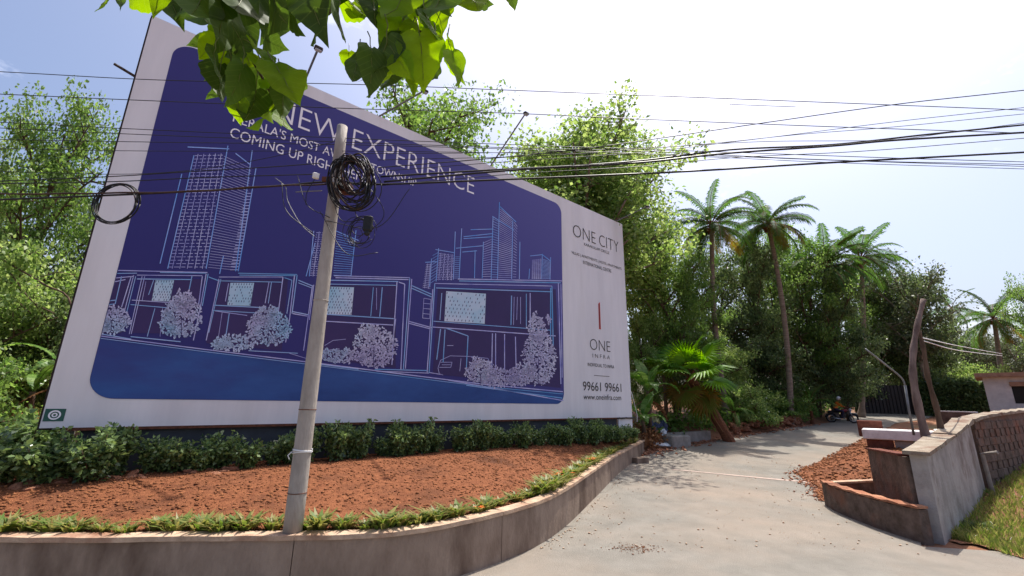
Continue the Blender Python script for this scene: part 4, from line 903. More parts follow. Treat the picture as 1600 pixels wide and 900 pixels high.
# return leg above the planter
cC = np.array([9.15, 11.6]); m = MB(); wall_run(m, cA+np.array([-.02, .14]), cC, .22, -.1, -.05, 1.52, 1.46); m.build('return_leg', 'old_wall', bw)
m = MB(); wall_run(m, cA+np.array([.03, .3]), cC, .3, 1.525, 1.465, 1.57, 1.5); m.build('coping_slab', 'brick_red', bw)
# pipe and fixing at the bend
m = MB(); e = cB-d2*.35; m.tube([(e[0]+.18, e[1]-.24, .0), (e[0]+.16, e[1]-.22, 1.3), (e[0]+.3, e[1]-.5, 1.36)], .05, 8); m.build('drain_pipe', 'cement', bw)
# second stretch with rough stone courses
sw = thing('stone_wall', 'dark rough stone wall curving away to the right edge behind the grass', 'wall', (cB[0], cB[1], 0))
pts = catmull([cB+np.array([.12, .02]), np.array([16.5, 15.1]), np.array([21, 18.2]), np.array([27, 22.6]), np.array([36, 29.5])], 7); rg = random.Random(12)
for k in range(len(pts)-1):
    a, b = pts[k], pts[k+1]; t0, t1 = k/(len(pts)-1), (k+1)/(len(pts)-1); za, zb = gz(*a), gz(*b); ha, hb = 2.12+.5*t0**.6, 2.12+.5*t1**.6
    m = MB(); wall_run(m, a, b, .26, za-.2, zb-.2, ha, hb); m.build('wall_core', 'old_wall', sw)
    m = MB(); wall_run(m, a, b, .4, ha+.003, hb+.003, ha+.09+.02*math.sin(k*3.), hb+.09+.02*math.sin(k*3.+3)); m.build('coping_slab', 'mossy_cap', sw)
    if k < 16:
        L = np.linalg.norm(b-a); dd = (b-a)/L; nn = np.array([dd[1], -dd[0]])
        for c in range(9):
            zc = za+.1+c*.225; s_ = (c % 2)*.2
            if zc > ha-.15: break
            while s_ < L-.1:
                ln = min(.4+.35*rg.random(), L-s_); p_ = a+dd*(s_+ln/2)+nn*(.115+.012*rg.random()); m = MB(); m.bevbox((p_[0], p_[1], zc+.1), (ln-.012, .07, .212), .008, math.atan2(dd[1], dd[0])); m.build('stone', 'old_wall', sw); s_ += ln
# planter in front of the return leg
pl = thing('planter', 'low curved masonry planter with broken rim beside the boundary wall corner', 'planter', (8.1, 10.6, 0))
fr = catmull([np.array([7.98, 9.16]), np.array([7.92, 9.9]), np.array([7.98, 10.8]), np.array([8.12, 11.7]), np.array([8.35, 12.35])], 6)
m = MB()
for k in range(len(fr)-1): wall_run(m, fr[k], fr[k+1], .2, -.1, -.1, .60-.05*k/24+.012*math.sin(k*2.3), .60-.05*(k+1)/24+.012*math.sin((k+1)*2.3))
m.build('front_wall', 'old_wall', pl)
for k in range(0, len(fr)-1, 4):
    m = MB()
    for j in range(k, min(k+4, len(fr)-1)): wall_run(m, fr[j], fr[j+1], .25, .603-.05*j/24+.012, .603-.05*(j+1)/24+.012, .655-.05*j/24+.014*math.sin(j*1.7), .655-.05*(j+1)/24+.014*math.sin((j+1)*1.7))
    m.build('rim', 'laterite', pl)
m = MB(); wall_run(m, (8.42, 12.38), (10.3, 12.75), .16, -.1, -.1, .52, .56); m.build('back_wall', 'old_wall', pl)
m = MB(); wall_run(m, (8.3, 12.36), (10.3, 12.75), .2, .523, .563, .57, .61); m.build('rim', 'coping', pl)
m = MB(); m.add([(7.99, 9.3, .22), (8.9, 9.9, .24), (9.2, 11.6, .26), (10.2, 12.7, .28), (8.4, 12.35, .25), (8.05, 10.8, .22)], [(0, 1, 2, 3, 4, 5)]); m.build('soil_fill', 'red_soil', pl)
# red dirt mound
def mound(X, Y):
    a = np.clip((X-(xr(Y)-.35))/2.2, 0, 1)*np.clip((Y-12.6)/1.0, 0, 1)*np.clip((27-Y)/5, 0, 1)*np.clip((xr(Y)+11-X)/3, 0, 1)
    return ground(X, Y)+.035*np.sign(a)+sst(a)*(.36+.16*noise2(X*.9, Y*.8, 1))+.05*a*noise2(X*3, Y*3, 2)-.05*(a <= 0)
struct(grid_mesh('dirt_mound', np.arange(7.6, 30, .2), np.arange(12.5, 27.6, .2), mound, 'red_soil', lambda x, y: (x > xr(y)-.45+.25*noise2(x*2, y*2)) & (x < xr(y)+11) & (y > 12.6)))
pts = []
while len(pts) < 5200:
    y = 12.8+rng.random()**1.3*13; x = float(xr(y))-.4+rng.random()**1.4*7
    if y < 13.2 and x > 10.2: continue
    pts.append((x, y, float(mound(np.array(x), np.array(y)))+.01))
tag(clods('mound_clods', pts, .018, .09, 'soil_clod', 8), 'red earth clods and rubble on the dirt mound right of the road', 'rubble', kind='stuff')
pts = []
for _ in range(700):
    y = 12.7+rng.random()*6; x = float(xr(y))-.25+rng.normal()*.28; pts.append((x, y, gz(x, y)+.03))
tag(clods('edge_rubble', pts, .015, .07, 'laterite', 9), 'broken stones and litter along the mound edge by the road', 'rubble', kind='stuff')
# masonry plinth with white top
q = atY(1420, 700, 20.5); zb = float(mound(np.array(q[0]), np.array(q[1])))
rz = -RAD(40); cx, sx = math.cos(rz), math.sin(rz)
pt = thing('masonry_plinth', 'half plastered brick plinth with white slab top on the dirt mound', 'plinth', (q[0], q[1], zb))
def loc(a, b): return (q[0]+a*cx-b*sx, q[1]+a*sx+b*cx)
z_ = q[2]-.12
for (a, b, w_, d__, z0, z1, mt, nm) in ((-.95, 0, .95, 1.2, zb-.3, z_+.447, 'brick_red', 'brick_base'), (.4, 0, 1.7, 1.15, zb-.3, z_+.447, 'cement', 'cement_base'), (-.28, -.03, 2.5, 1.36, z_+.45, z_+.88, 'white_plaster', 'white_slab'), (1.35, .3, .75, 1.0, z_+.3, z_+.95, 'white_plaster', 'white_slab')):
    m = MB(); x, y = loc(a, b); m.bevbox((x, y, (z0+z1)/2), (w_, d__, z1-z0), .03, rz); m.build(nm, mt, pt)
x, y = loc(-1.25, 1.1); m = MB(); m.bevbox((x, y, z_+.85), (.95, .6, .75), .03, rz); tag(m.build('brick_block', 'brick_red'), 'square red brick block behind the white topped plinth', 'block')
# dead trunks standing behind the coping
def trunk(name, label, pxs, Y, r0, r1, m_='dead_wood'):
    p = [atY(a, b, Y) for a, b in pxs]; p = [np.array([p[0][0]+.02, Y, gz(p[0][0], Y)])]+p; c = catmull(p, 5); n = len(c); mb = MB(); mb.tube(c, [r0+(r1-r0)*k/(n-1)+.008*math.sin(k*1.3) for k in range(n)], 9); return tag(mb.build(name, m_, None, smooth=True), label, 'trunk')
trunk('dead_trunk', 'taller grey brown dead trunk, left of two, standing behind the wall coping', [(1450, 696), (1436, 640), (1427, 590), (1427, 550), (1433, 510), (1443, 468)], 11.2, .10, .055)
trunk('dead_trunk', 'shorter dark dead trunk, right of two, leaning left behind the coping', [(1473, 682), (1464, 640), (1450, 590), (1443, 545), (1436, 517)], 12.0, .075, .045, 'bark')
p = [atY(a, b, 11.1) for a, b in ((1352, 545), (1384, 570), (1408, 590), (1414, 602), (1420, 640), (1428, 680))]; m = MB(); m.tube(catmull(p[:4], 4), .02, 6); m.tube([p[3], p[4], p[5]], .026, 6)
tag(m.build('bracket_pipe', 'steel_grey', None, smooth=True), 'bent grey pipe bracket with long arm beside the taller dead trunk', 'pipe')
for i, (a, b, c_) in enumerate((((1437, 527), (1500, 541), (1566, 553)), ((1440, 532), (1500, 548), (1566, 556)))):
    m = MB(); m.tube(catmull([atY(*a, 12), atY(*b, 19), atY(*c_, 29)], 8), .016, 5); tag(m.build('house_wire', 'tape_white', None, smooth=True), ('upper' if i == 0 else 'lower')+' pale wire from the dead trunk to the small house', 'wire', 'pale wires to the small house')
# straps tying the trunks
for i, (a, b, Y) in enumerate((((1428, 690), (1466, 705), 10.6), ((1470, 678), (1492, 692), 11.6))):
    m = MB(); m.tube(catmull([atY(*a, Y+.3), atY((a[0]+b[0])/2, (a[1]+b[1])/2-3, Y), atY(*b, Y-.1)], 5), .02, 5); tag(m.build('strap', 'cable_black', None, smooth=True), 'black strap tying the '+('taller' if i == 0 else 'shorter')+' dead trunk down to the coping', 'strap')
# low wall behind
m = MB(); a, b = atY(1466, 662, 24), atY(1530, 662, 22.5); wall_run(m, a, b, .25, .2, .2, atY(1466, 643, 24)[2], atY(1530, 645, 22.5)[2]); lw = m.build('low_wall', 'old_wall'); tag(lw, 'low brown wall with pale top behind the shorter dead trunk', 'wall')
m = MB(); wall_run(m, a, b, .3, atY(1466, 643, 24)[2]+.003, atY(1530, 645, 22.5)[2]+.003, atY(1466, 643, 24)[2]+.05, atY(1530, 645, 22.5)[2]+.05); m.build('coping', 'white_plaster', lw)
# gate and overgrown wall
GY = 41.5; gl, gr = atY(1352, 648, GY), atY(1430, 648, GY); gz0 = gz((gl[0]+gr[0])/2, GY); gt = atY(1390, 602, GY)[2]
gate = thing('gate', 'tall black sheet metal gate closing the end of the side road', 'gate', ((gl[0]+gr[0])/2, GY, gz0))
W_ = gr[0]-gl[0]
for k in range(2):
    m = MB(); x0 = gl[0]+W_*k/2; m.box((x0+W_/4, GY, (gz0+.08+gt)/2), (W_/2-.03, .04, gt-gz0-.08)); lf = m.build('leaf', 'gate_black', gate)
    for j in range(7): m = MB(); m.box((x0+.12+(W_/2-.24)*j/6, GY-.045, (gz0+.1+gt)/2), (.05, .05, gt-gz0-.12)); m.build('rib', 'gate_black', gate)
for x in (gl[0]-.22, gr[0]+.22): m = MB(); m.bevbox((x, GY, (gz0+gt)/2-.1), (.4, .4, gt-gz0+.2), .03); m.build('gate_post', 'old_wall', gate)
va, vb = np.array([gr[0]+.45, GY]), atY(1566, 640, 38)[:2]; zt0, zt1 = atY(1436, 600, GY)[2], atY(1560, 596, 38)[2]
vw = thing('overgrown_wall', 'long dark wall overgrown with creepers right of the black gate', 'wall', (va[0], va[1], gz0)); m = MB(); wall_run(m, va, vb, .3, gz0-.3, gz0-.5, zt0, zt1); m.build('wall_core', 'old_wall', vw)
rgn = np.random.default_rng(31); C = []
for _ in range(230): t = rgn.random(); z = gz0+.1+(zt0-gz0+.1)*rgn.random()**.8; C.append((va[0]+(vb[0]-va[0])*t-.1, va[1]+(vb[1]-va[1])*t-.3, z))
V, F = leaves(C, [.45]*len(C), 38, .24, rgn); V = V-np.array([va[0], va[1], gz0]); o = link('creeper', npmesh('creeper', V, F, 'foliage_dark'), vw); o['kind'] = 'stuff'
# small house at right
hp = atY(1547, 640, 31); hx, hy = hp[0], 31.; hz0 = gz(hx, hy)-.2; hz1 = atY(1547, 590, 31)[2]
ho = thing('small_house', 'small pale house with flat brown roof edge at the right edge of the view', 'house', (hx, hy, hz0))
HA = -RAD(47)
def hb(nm, x0, x1, y0, y1, z0, z1, mt, par=None):
    ca, sa = math.cos(HA), math.sin(HA); a, b = (x0+x1)/2, (y0+y1)/2
    m = MB(); m.box((hx+a*ca-b*sa, hy+a*sa+b*ca, (z0+z1)/2), (x1-x0, y1-y0, z1-z0), HA); return m.build(nm, mt, par or ho)
hb('wall', 0, 1.25, 0, 5, hz0, hz1, 'house_wall'); hb('wall', 1.252, 9, .0, .22, hz0, hz1-1.75, 'house_wall'); hb('wall', 3.2, 9, 0.0, .2, hz1-1.748, hz1, 'house_wall'); hb('wall', 1.252, 3.198, 0.02, .22, hz1-.35, hz1, 'house_wall'); hb('rear_wall', 1.252, 9, 4.7, 5, hz0, hz1, 'house_wall')
wi = hb('window', 1.26, 3.19, .1, .14, hz1-1.74, hz1-.36, 'dark_opening'); 
hb('lintel', 1.2, 3.3, -.1, .018, hz1-.62, hz1-.33, 'roof_sheet'); hb('frame', 2.2, 2.28, .02, .09, hz1-1.74, hz1-.64, 'house_wall', None)
hb('roof', -.35, 9.4, -.5, 5.4, hz1+.003, hz1+.28, 'roof_sheet')
for x in (2.7, 4.5): hb('roof_post', x, x+.16, 1, 1.16, hz1+.283, hz1+1.25, 'steel_dark')
hb('canopy', 2.4, 6.5, .3, 3.5, hz1+1.253, hz1+1.6, 'house_wall'); hb('canopy_edge', 2.3, 6.6, .2, .29, hz1+1.2, hz1+1.32, 'steel_dark')
# grass verge
def verge(X, Y): return .02+.75*sst((X-9.2-.25*(Y-8))/7)*sst((Y-7.2)/2.5)+.03*noise2(X*2, Y*2)
gm = lambda x, y: ((x-cA[0])*d2[1]-(y-cA[1])*d2[0] > .12) & (x > 8.75+.35*noise2(y*2, x*2)) & (y > 8.35+.25*noise2(x*2, 4.))
gr_ = grid_mesh('grass_verge', np.arange(8.6, 34, .25), np.arange(8.2, 30, .25), verge, 'dirt_ground', gm); struct(gr_)
n = 15000; V = []; k = 0
while k < n:
    x = 8.8+rng.random()**1.4*9; y = 8.4+rng.random()*8.5
    if not gm(np.array(x), np.array(y)): continue
    k += 1; z = float(verge(np.array(x), np.array(y))); a = rng.random()*6.283; h = .06+.12*rng.random(); ww = .008; lx, ly = rng.normal()*.05, rng.normal()*.05
    V += [(x-ww*math.cos(a), y-ww*math.sin(a), z-.01), (x+ww*math.cos(a), y+ww*math.sin(a), z-.01), (x+lx*.4+ww*.7*math.cos(a), y+ly*.4+ww*.7*math.sin(a), z+h*.6), (x+lx, y+ly, z+h)]
tag(link('grass', npmesh('grass', V, np.arange(len(V)).reshape(-1, 4), 'grass_blade')), 'short yellow green grass on the verge below the boundary wall at right', 'grass', kind='stuff')
place_tree('bush_dark', 1520, 812, 10.4, 'small weedy plant at the foot of the grey boundary wall', 34, 2, name='weed', group='weeds')

# ------------------------------------------------------------------ left side of the side road
a, b = onG(1036, 694), onG(1122, 688); kw = MB(); wall_run(kw, (a[0], a[1]+.3), (b[0]-.4, b[1]+.2), .3, a[2]-.3, b[2]-.3, a[2]+.5, b[2]+.48); tag(kw.build('kerb_wall', 'cement'), 'low grey concrete wall behind the rubbish heap', 'wall')
p = onG(1062, 699); m = MB(); m.bevbox((p[0], p[1]+.35, p[2]+.25), (1.15, .8, .62), .06, .35); tag(m.build('concrete_block', 'cement'), 'big grey concrete block lying in front of the low grey wall', 'block')
p = onG(982, 722); m = MB(); m.bevbox((p[0]+.02, p[1]+.2, p[2]+.25), (.34, .34, .62), .02, .45); tag(m.build('concrete_block', 'garden_wall'), 'upright grey block against the far end of the garden wall', 'block')
p = onG(1000, 724); m = MB(); m.bevbox((p[0]+.05, p[1]+.1, p[2]+.1), (.62, .36, .24), .02, .45); tag(m.build('concrete_block', 'garden_wall'), 'flat grey step block beside the upright block at the garden wall', 'block')
def lump(name, label, cat, px, py, sx, sy, sz, m_, seed, dz=0., Yoff=0., group=None):
    p = onG(px, py); rg = np.random.default_rng(seed); mb = MB(); n, k = 14, 8; vs = []
    for j in range(k):
        th = math.pi*(j+.5)/k
        for i in range(n):
            ph = 6.283*i/n; r_ = 1+.22*math.sin(3*ph+seed)*math.sin(2*th)+.16*math.sin(5*ph-seed*2+th*3)+.12*rg.normal()
            vs.append((p[0]+sx*r_*math.sin(th)*math.cos(ph), p[1]+Yoff+sy*r_*math.sin(th)*math.sin(ph), max(p[2]+dz, p[2]+dz+sz*.6+sz*r_*math.cos(th))))
    fs = [tuple(range(n-1, -1, -1)), tuple(range((k-1)*n, k*n))]
    for j in range(k-1):
        for i in range(n): q = (i+1) % n; fs.append((j*n+i, (j+1)*n+i, (j+1)*n+q, j*n+q))
    mb.add(vs, fs); return tag(mb.build(name, m_), label, cat, group)
RG = 'rubbish beside the garden wall'
lump('plastic_sheet', 'crumpled white plastic sheet lying flat in front of the rubbish heap', 'plastic', 1034, 697, .7, .3, .09, 'plastic_white', 1, group=RG)
lump('plastic_bag', 'crumpled white plastic bag at the left of the rubbish heap', 'bag', 1018, 692, .3, .25, .2, 'plastic_white', 2, .02, .2, group=RG)
lump('cloth_bundle', 'dark blue grey cloth bundle on the low wall by the rubbish heap', 'cloth', 1026, 690, .28, .25, .24, 'cloth_blue', 3, .5, .3, group=RG)
lump('cloth_bundle', 'blue grey cloth thrown on the low wall right of the olive bundle', 'cloth', 1041, 690, .24, .24, .3, 'cloth_blue', 4, .5, .4, group=RG)
lump('cloth_bundle', 'olive yellow bundle on top of the rubbish heap', 'cloth', 1030, 690, .2, .2, .2, 'cloth_olive', 5, .85, .4, group=RG)
lump('plastic_bag', 'small white bag hanging at the front of the rubbish heap', 'bag', 1038, 692, .17, .15, .22, 'plastic_white', 6, .3, .0, group=RG)
pts = []
for _ in range(900):
    t = rng.random(); y = 20.3+t*10.5; x = float(xl(y))-.2+rng.normal()*.4; pts.append((x, y, gz(x, y)+.02))
tag(clods('roadside_rubble', pts, .03, .12, 'laterite', 15), 'reddish broken stones strewn along the left road edge past the billboard', 'rubble', kind='stuff')
p = onG(1212, 667); m = MB(); n, k = 28, 9; vs = []; rgn = np.random.default_rng(3)
for j in range(k+1):
    t = j/k
    for i in range(n): ph = 6.283*i/n; r_ = (1-t)*(1+.14*math.sin(3*ph)+.06*rgn.normal()); vs.append((p[0]-.3+1.9*r_*math.cos(ph), p[1]+1.1+1.3*r_*math.sin(ph), p[2]-.25+1.25*(t**.85)*(1+.05*rgn.normal())))
fs = []
for j in range(k):
    for i in range(n): q = (i+1) % n; fs.append((j*n+i, j*n+q, j*n+n+q, j*n+n+i))
m.add(vs, fs); tag(m.build('soil_heap', 'red_soil'), 'steep heap of red soil on the roadside bank left of the motorcyclist', 'soil heap')
bk = thing('bank_wall', 'low dry stone bank wall between the fan palm and the red soil heap', 'wall', onG(1150, 680)); L0 = np.array(bk.location); rg = random.Random(14)
for i in range(110):
    t = rg.random(); y = 26.2+t*4.8; x = float(xl(y))-.8-.35*rg.random(); o = link('stone', RK[i % 5], bk); zz = gz(x, y)+.05+.55*rg.random(); s_ = .12+.1*rg.random(); o.location = (x-L0[0], y-L0[1], zz-L0[2]); o.scale = (s_*1.4, s_*1.2, s_); o.rotation_euler = (rg.gauss(0, .2), rg.gauss(0, .2), rg.random()*6)
rgn = np.random.default_rng(33); C = []
for _ in range(160): y = 23+rgn.random()*16; x = float(xl(y))-1.6-2.5*rgn.random(); C.append((x, y, gz(x, y)+.15+.3*rgn.random()))
V, F = leaves(C, [.5]*len(C), 36, .2, rgn); tag(link('undergrowth', npmesh('undergrowth', V, F, 'foliage_mid')), 'low weedy undergrowth along the bank beside the side road', 'undergrowth', kind='stuff')
C = []
for _ in range(90): y = 20.9+rgn.random()*2.4; x = float(xl(y))-1.0-1.6*rgn.random(); C.append((x, y, gz(x, y)+.1+.35*rgn.random()))
V, F = leaves(C, [.4]*len(C), 30, .16, rgn); tag(link('dry_leaf_pile', npmesh('dry_leaf_pile', V, F, 'dry_leaf')), 'pile of dry brown leaves behind the rubbish beside the billboard end', 'leaves', kind='stuff')
# ------------------------------------------------------------------ motorcycle and rider
bp = onG(1317, 661); bz = gz(bp[0], bp[1])+.012; brz = -RAD(26)
mc = thing('motorcycle', 'dark motorcycle carrying a rider along the far part of the side road', 'motorcycle', (bp[0], bp[1], bz), brz)
def lm(name, mb, mt, par=mc, smooth=True): return mb.build(name, mt, par, smooth, world=False)
for x in (-.64, .66):
    wh = thing('wheel', '', None, (x, 0, .31)); wh.parent = mc; del wh['label']
    m = MB(); m.tube([(.265*math.cos(a), 0, .265*math.sin(a)) for a in np.linspace(0, 6.2832, 29)], .048, 8, caps=False); lm('tyre', m, 'tyre', wh)
    m = MB(); m.tube([(.215*math.cos(a), 0, .215*math.sin(a)) for a in np.linspace(0, 6.2832, 29)], .018, 6, caps=False); m.lathe([(.05, -.07), (.05, .07)], 10, axis='y')
    for k in range(10): a = k*.628; m.tube([(.04*math.cos(a), 0, .04*math.sin(a)), (.21*math.cos(a), 0, .21*math.sin(a))], .006, 4)
    lm('rim', m, 'chrome', wh)
m = MB(); m.tube(catmull([(.42, 0, .86), (.3, 0, .62), (.05, 0, .38), (-.25, 0, .36), (-.4, 0, .6)], 4), .035, 8); m.tube([(.40, 0, .84), (0, 0, .72), (-.55, 0, .72)], .03, 8); m.tube([(-.25, .09, .4), (-.64, .09, .31)], .025, 6); m.tube([(-.25, -.09, .4), (-.64, -.09, .31)], .025, 6); lm('frame', m, 'bike_paint')
m = MB(); m.bevbox((.05, 0, .45), (.36, .26, .3), .05); m.lathe([(.05, 0), (.1, .04), (.1, .2), (.06, .26)], 10, (.12, 0, .5)); lm('engine', m, 'steel_dark')
m = MB(); rings = [(-.1, .08, .76, .05), (.0, .13, .82, .10), (.18, .15, .84, .12), (.33, .12, .86, .09), (.4, .05, .87, .04)]; vs = []; fs = []
for x, ry, zc, rz_ in rings:
    for k in range(12): a = 6.283*k/12; vs.append((x, ry*math.cos(a), zc+rz_*math.sin(a)))
for j in range(4):
    for k in range(12): q = (k+1) % 12; fs.append((j*12+k, j*12+q, j*12+12+q, j*12+12+k))
fs += [tuple(range(11, -1, -1)), tuple(range(48, 60))]; m.add(vs, fs); lm('fuel_tank', m, 'bike_red')
m = MB(); m.bevbox((-.38, 0, .79), (.68, .26, .1), .04); lm('seat', m, 'vinyl')
m = MB(); m.bevbox((-.62, 0, .72), (.42, .2, .14), .05); lm('tail', m, 'bike_paint'); m = MB(); m.bevbox((-.85, 0, .74), (.05, .14, .08), .015); lm('tail_light', m, 'bike_red')
m = MB()
for s_ in (-1, 1): m.tube([(.66, s_*.09, .31), (.46, s_*.09, .92)], .024, 6)
lm('front_fork', m, 'chrome')
m = MB(); m.tube(catmull([(.34, -.36, 1.02), (.42, -.2, 1.04), (.45, 0, .98), (.42, .2, 1.04), (.34, .36, 1.02)], 4), .016, 6); lm('handlebar', m, 'steel_dark')
m = MB(); m.lathe([(.03, -.1), (.09, -.05), (.1, .03), (.085, .05)], 12, (.56, 0, .9), 'x'); lm('headlight', m, 'lamp_glass')
m = MB(); m.tube([(.66+.34*math.cos(a), 0, .31+.34*math.sin(a)) for a in np.linspace(.5, 2.5, 10)], .045, 6); lm('front_mudguard', m, 'bike_paint')
m = MB(); m.tube([(-.64+.35*math.cos(a), 0, .31+.35*math.sin(a)) for a in np.linspace(.7, 3., 10)], .05, 6); lm('rear_mudguard', m, 'bike_paint')
m = MB(); m.tube([(.15, -.14, .36), (-.2, -.17, .28), (-.75, -.19, .36)], [.025, .035, .05], 8); lm('exhaust', m, 'chrome')
for s_ in (-1, 1):
    m = MB(); m.tube([(.38, s_*.3, 1.03), (.36, s_*.36, 1.18)], .008, 5); m.bevbox((.36, s_*.38, 1.21), (.02, .12, .07), .008); lm('mirror', m, 'steel_dark')
# rider: one continuous skinned body
J = {'pel': (-.32, 0, .93, .15, .17), 'waist': (-.27, 0, 1.08, .13, .16), 'chest': (-.17, 0, 1.30, .145, .19), 'neckb': (-.10, 0, 1.45, .08, .10), 'neck': (-.06, 0, 1.53, .06, .06), 'head': (-.01, 0, 1.64, .10, .09), 'crown': (-.02, 0, 1.74, .075, .075)}
E_ = [('pel', 'waist'), ('waist', 'chest'), ('chest', 'neckb'), ('neckb', 'neck'), ('neck', 'head'), ('head', 'crown')]
for s_, k in ((-1, 'r'), (1, 'l')):
    J.update({'sh'+k: (-.11, s_*.2, 1.41, .075, .075), 'el'+k: (.05, s_*.33, 1.18, .052, .052), 'wr'+k: (.29, s_*.33, 1.06, .035, .035), 'ha'+k: (.36, s_*.32, 1.045, .04, .03), 'hi'+k: (-.28, s_*.12, .89, .11, .11), 'kn'+k: (.10, s_*.24, .80, .075, .075), 'an'+k: (-.02, s_*.2, .40, .048, .048), 'he'+k: (-.02, s_*.2, .33, .05, .05), 'to'+k: (.17, s_*.22, .32, .04, .04)})
    E_ += [('chest', 'sh'+k), ('sh'+k, 'el'+k), ('el'+k, 'wr'+k), ('wr'+k, 'ha'+k), ('pel', 'hi'+k), ('hi'+k, 'kn'+k), ('kn'+k, 'an'+k), ('an'+k, 'he'+k), ('he'+k, 'to'+k)]
nm_ = list(J); me = bpy.data.meshes.new('rider'); me.from_pydata([J[k][:3] for k in nm_], [(nm_.index(a), nm_.index(b)) for a, b in E_], [])
tmp = bpy.data.objects.new('tmp', me); COL.objects.link(tmp); md = tmp.modifiers.new('s', 'SKIN'); md.use_smooth_shade = True
for i, k in enumerate(nm_): sv_ = me.skin_vertices[0].data[i]; sv_.radius = J[k][3:5]; sv_.use_root = (k == 'pel')
sb = tmp.modifiers.new('b', 'SUBSURF'); sb.levels = 2; sb.render_levels = 2
body = bpy.data.meshes.new_from_object(tmp.evaluated_get(bpy.context.evaluated_depsgraph_get())); bpy.data.objects.remove(tmp)
body.materials.clear()
for mt in ('shirt_orange', 'trousers', 'skin', 'vinyl'): body.materials.append(MATS[mt])
for pg in body.polygons:
    c = pg.center; pg.use_smooth = True
    if c.z > 1.5 or (c.x > .2 and c.z > .95): pg.material_index = 2
    elif c.z < .39: pg.material_index = 3
    elif c.z < 1.0 and c.x < .3: pg.material_index = 1
    else: pg.material_index = 0
pr = thing('person', 'motorcyclist in an orange shirt, dark trousers and pale helmet leaning forward', 'person', (bp[0], bp[1], bz), brz)
link('body', body, pr)
m = MB(); m.lathe([(.09, -.12), (.125, -.08), (.14, 0), (.13, .07), (.09, .125), (.03, .15)], 14, (-.015, 0, 1.68)); hm = m.build('helmet', 'helmet', pr, True, world=False); m = MB(); m.lathe([(.128, -.06), (.144, -.02), (.143, .03), (.13, .05)], 14, (-.006, 0, 1.675)); m.v = [(x if x > .02 else .02, y*.9, z) for x, y, z in m.v]; m.build('visor', 'vinyl', hm, True, world=False)
for s_, k in ((-1, 'r'), (1, 'l')):
    for f in range(5):
        x = .36+.012*f; m = MB(); y = s_*(.345-.02*f) if f < 4 else s_*.275
        m.tube([(.355, y, 1.065), (.395, y, 1.055), (.40, y, 1.02), (.37, y, 1.005)], [.011, .011, .01, .008], 6); m.build('finger', 'skin', pr, True, world=False)

# ------------------------------------------------------------------ overhanging roadside tree with big heart-shaped leaves
def heart_leaf(seed, fold, m_):
    rg = np.random.default_rng(seed); pr_ = [(0, .10), (.06, .32), (.16, .44), (.30, .47), (.46, .42), (.62, .31), (.78, .18), (.90, .07), (1., .0)]
    xs_ = np.linspace(0, 1, 19)**1.15; mb = MB(); vs = []; fs = []; cv = .12+.3*rg.random(); tw_ = rg.normal()*.35; sk = rg.normal()*.12; el_ = 1+.12*rg.normal()
    def Z(x, y): return -cv*x*x+fold*abs(y)-.35*fold*y*y*2+tw_*x*y+.035*math.sin(8*x+seed)*abs(y)*2.5+.02*math.sin(17*x+3*seed+5*y)
    for x in xs_:
        w_ = float(np.interp(x, [a for a, _ in pr_], [b for _, b in pr_]))*el_*(1+.03*rg.normal())
        for t in (-1, -.66, -.33, 0, .33, .66, 1):
            y = w_*t+sk*x*x; xx = x-.11*max(0, 1-x/.16)*max(0, abs(t)-.2); vs.append((xx, y, Z(xx, w_*t)))
    for j in range(len(xs_)-1):
        for k in range(6): a = j*7+k; fs.append((a, a+1, a+8, a+7))
    mb.add(vs, fs, 0); mb.tube([(x, sk*x*x if x > 0 else 0, Z(x, 0)-.004) for x in np.linspace(-.42, .9, 9)], [.015-.011*k/8 for k in range(9)], 5, 1)
    return mb.mesh('leaf', [m_, 'border_leaf'], True)
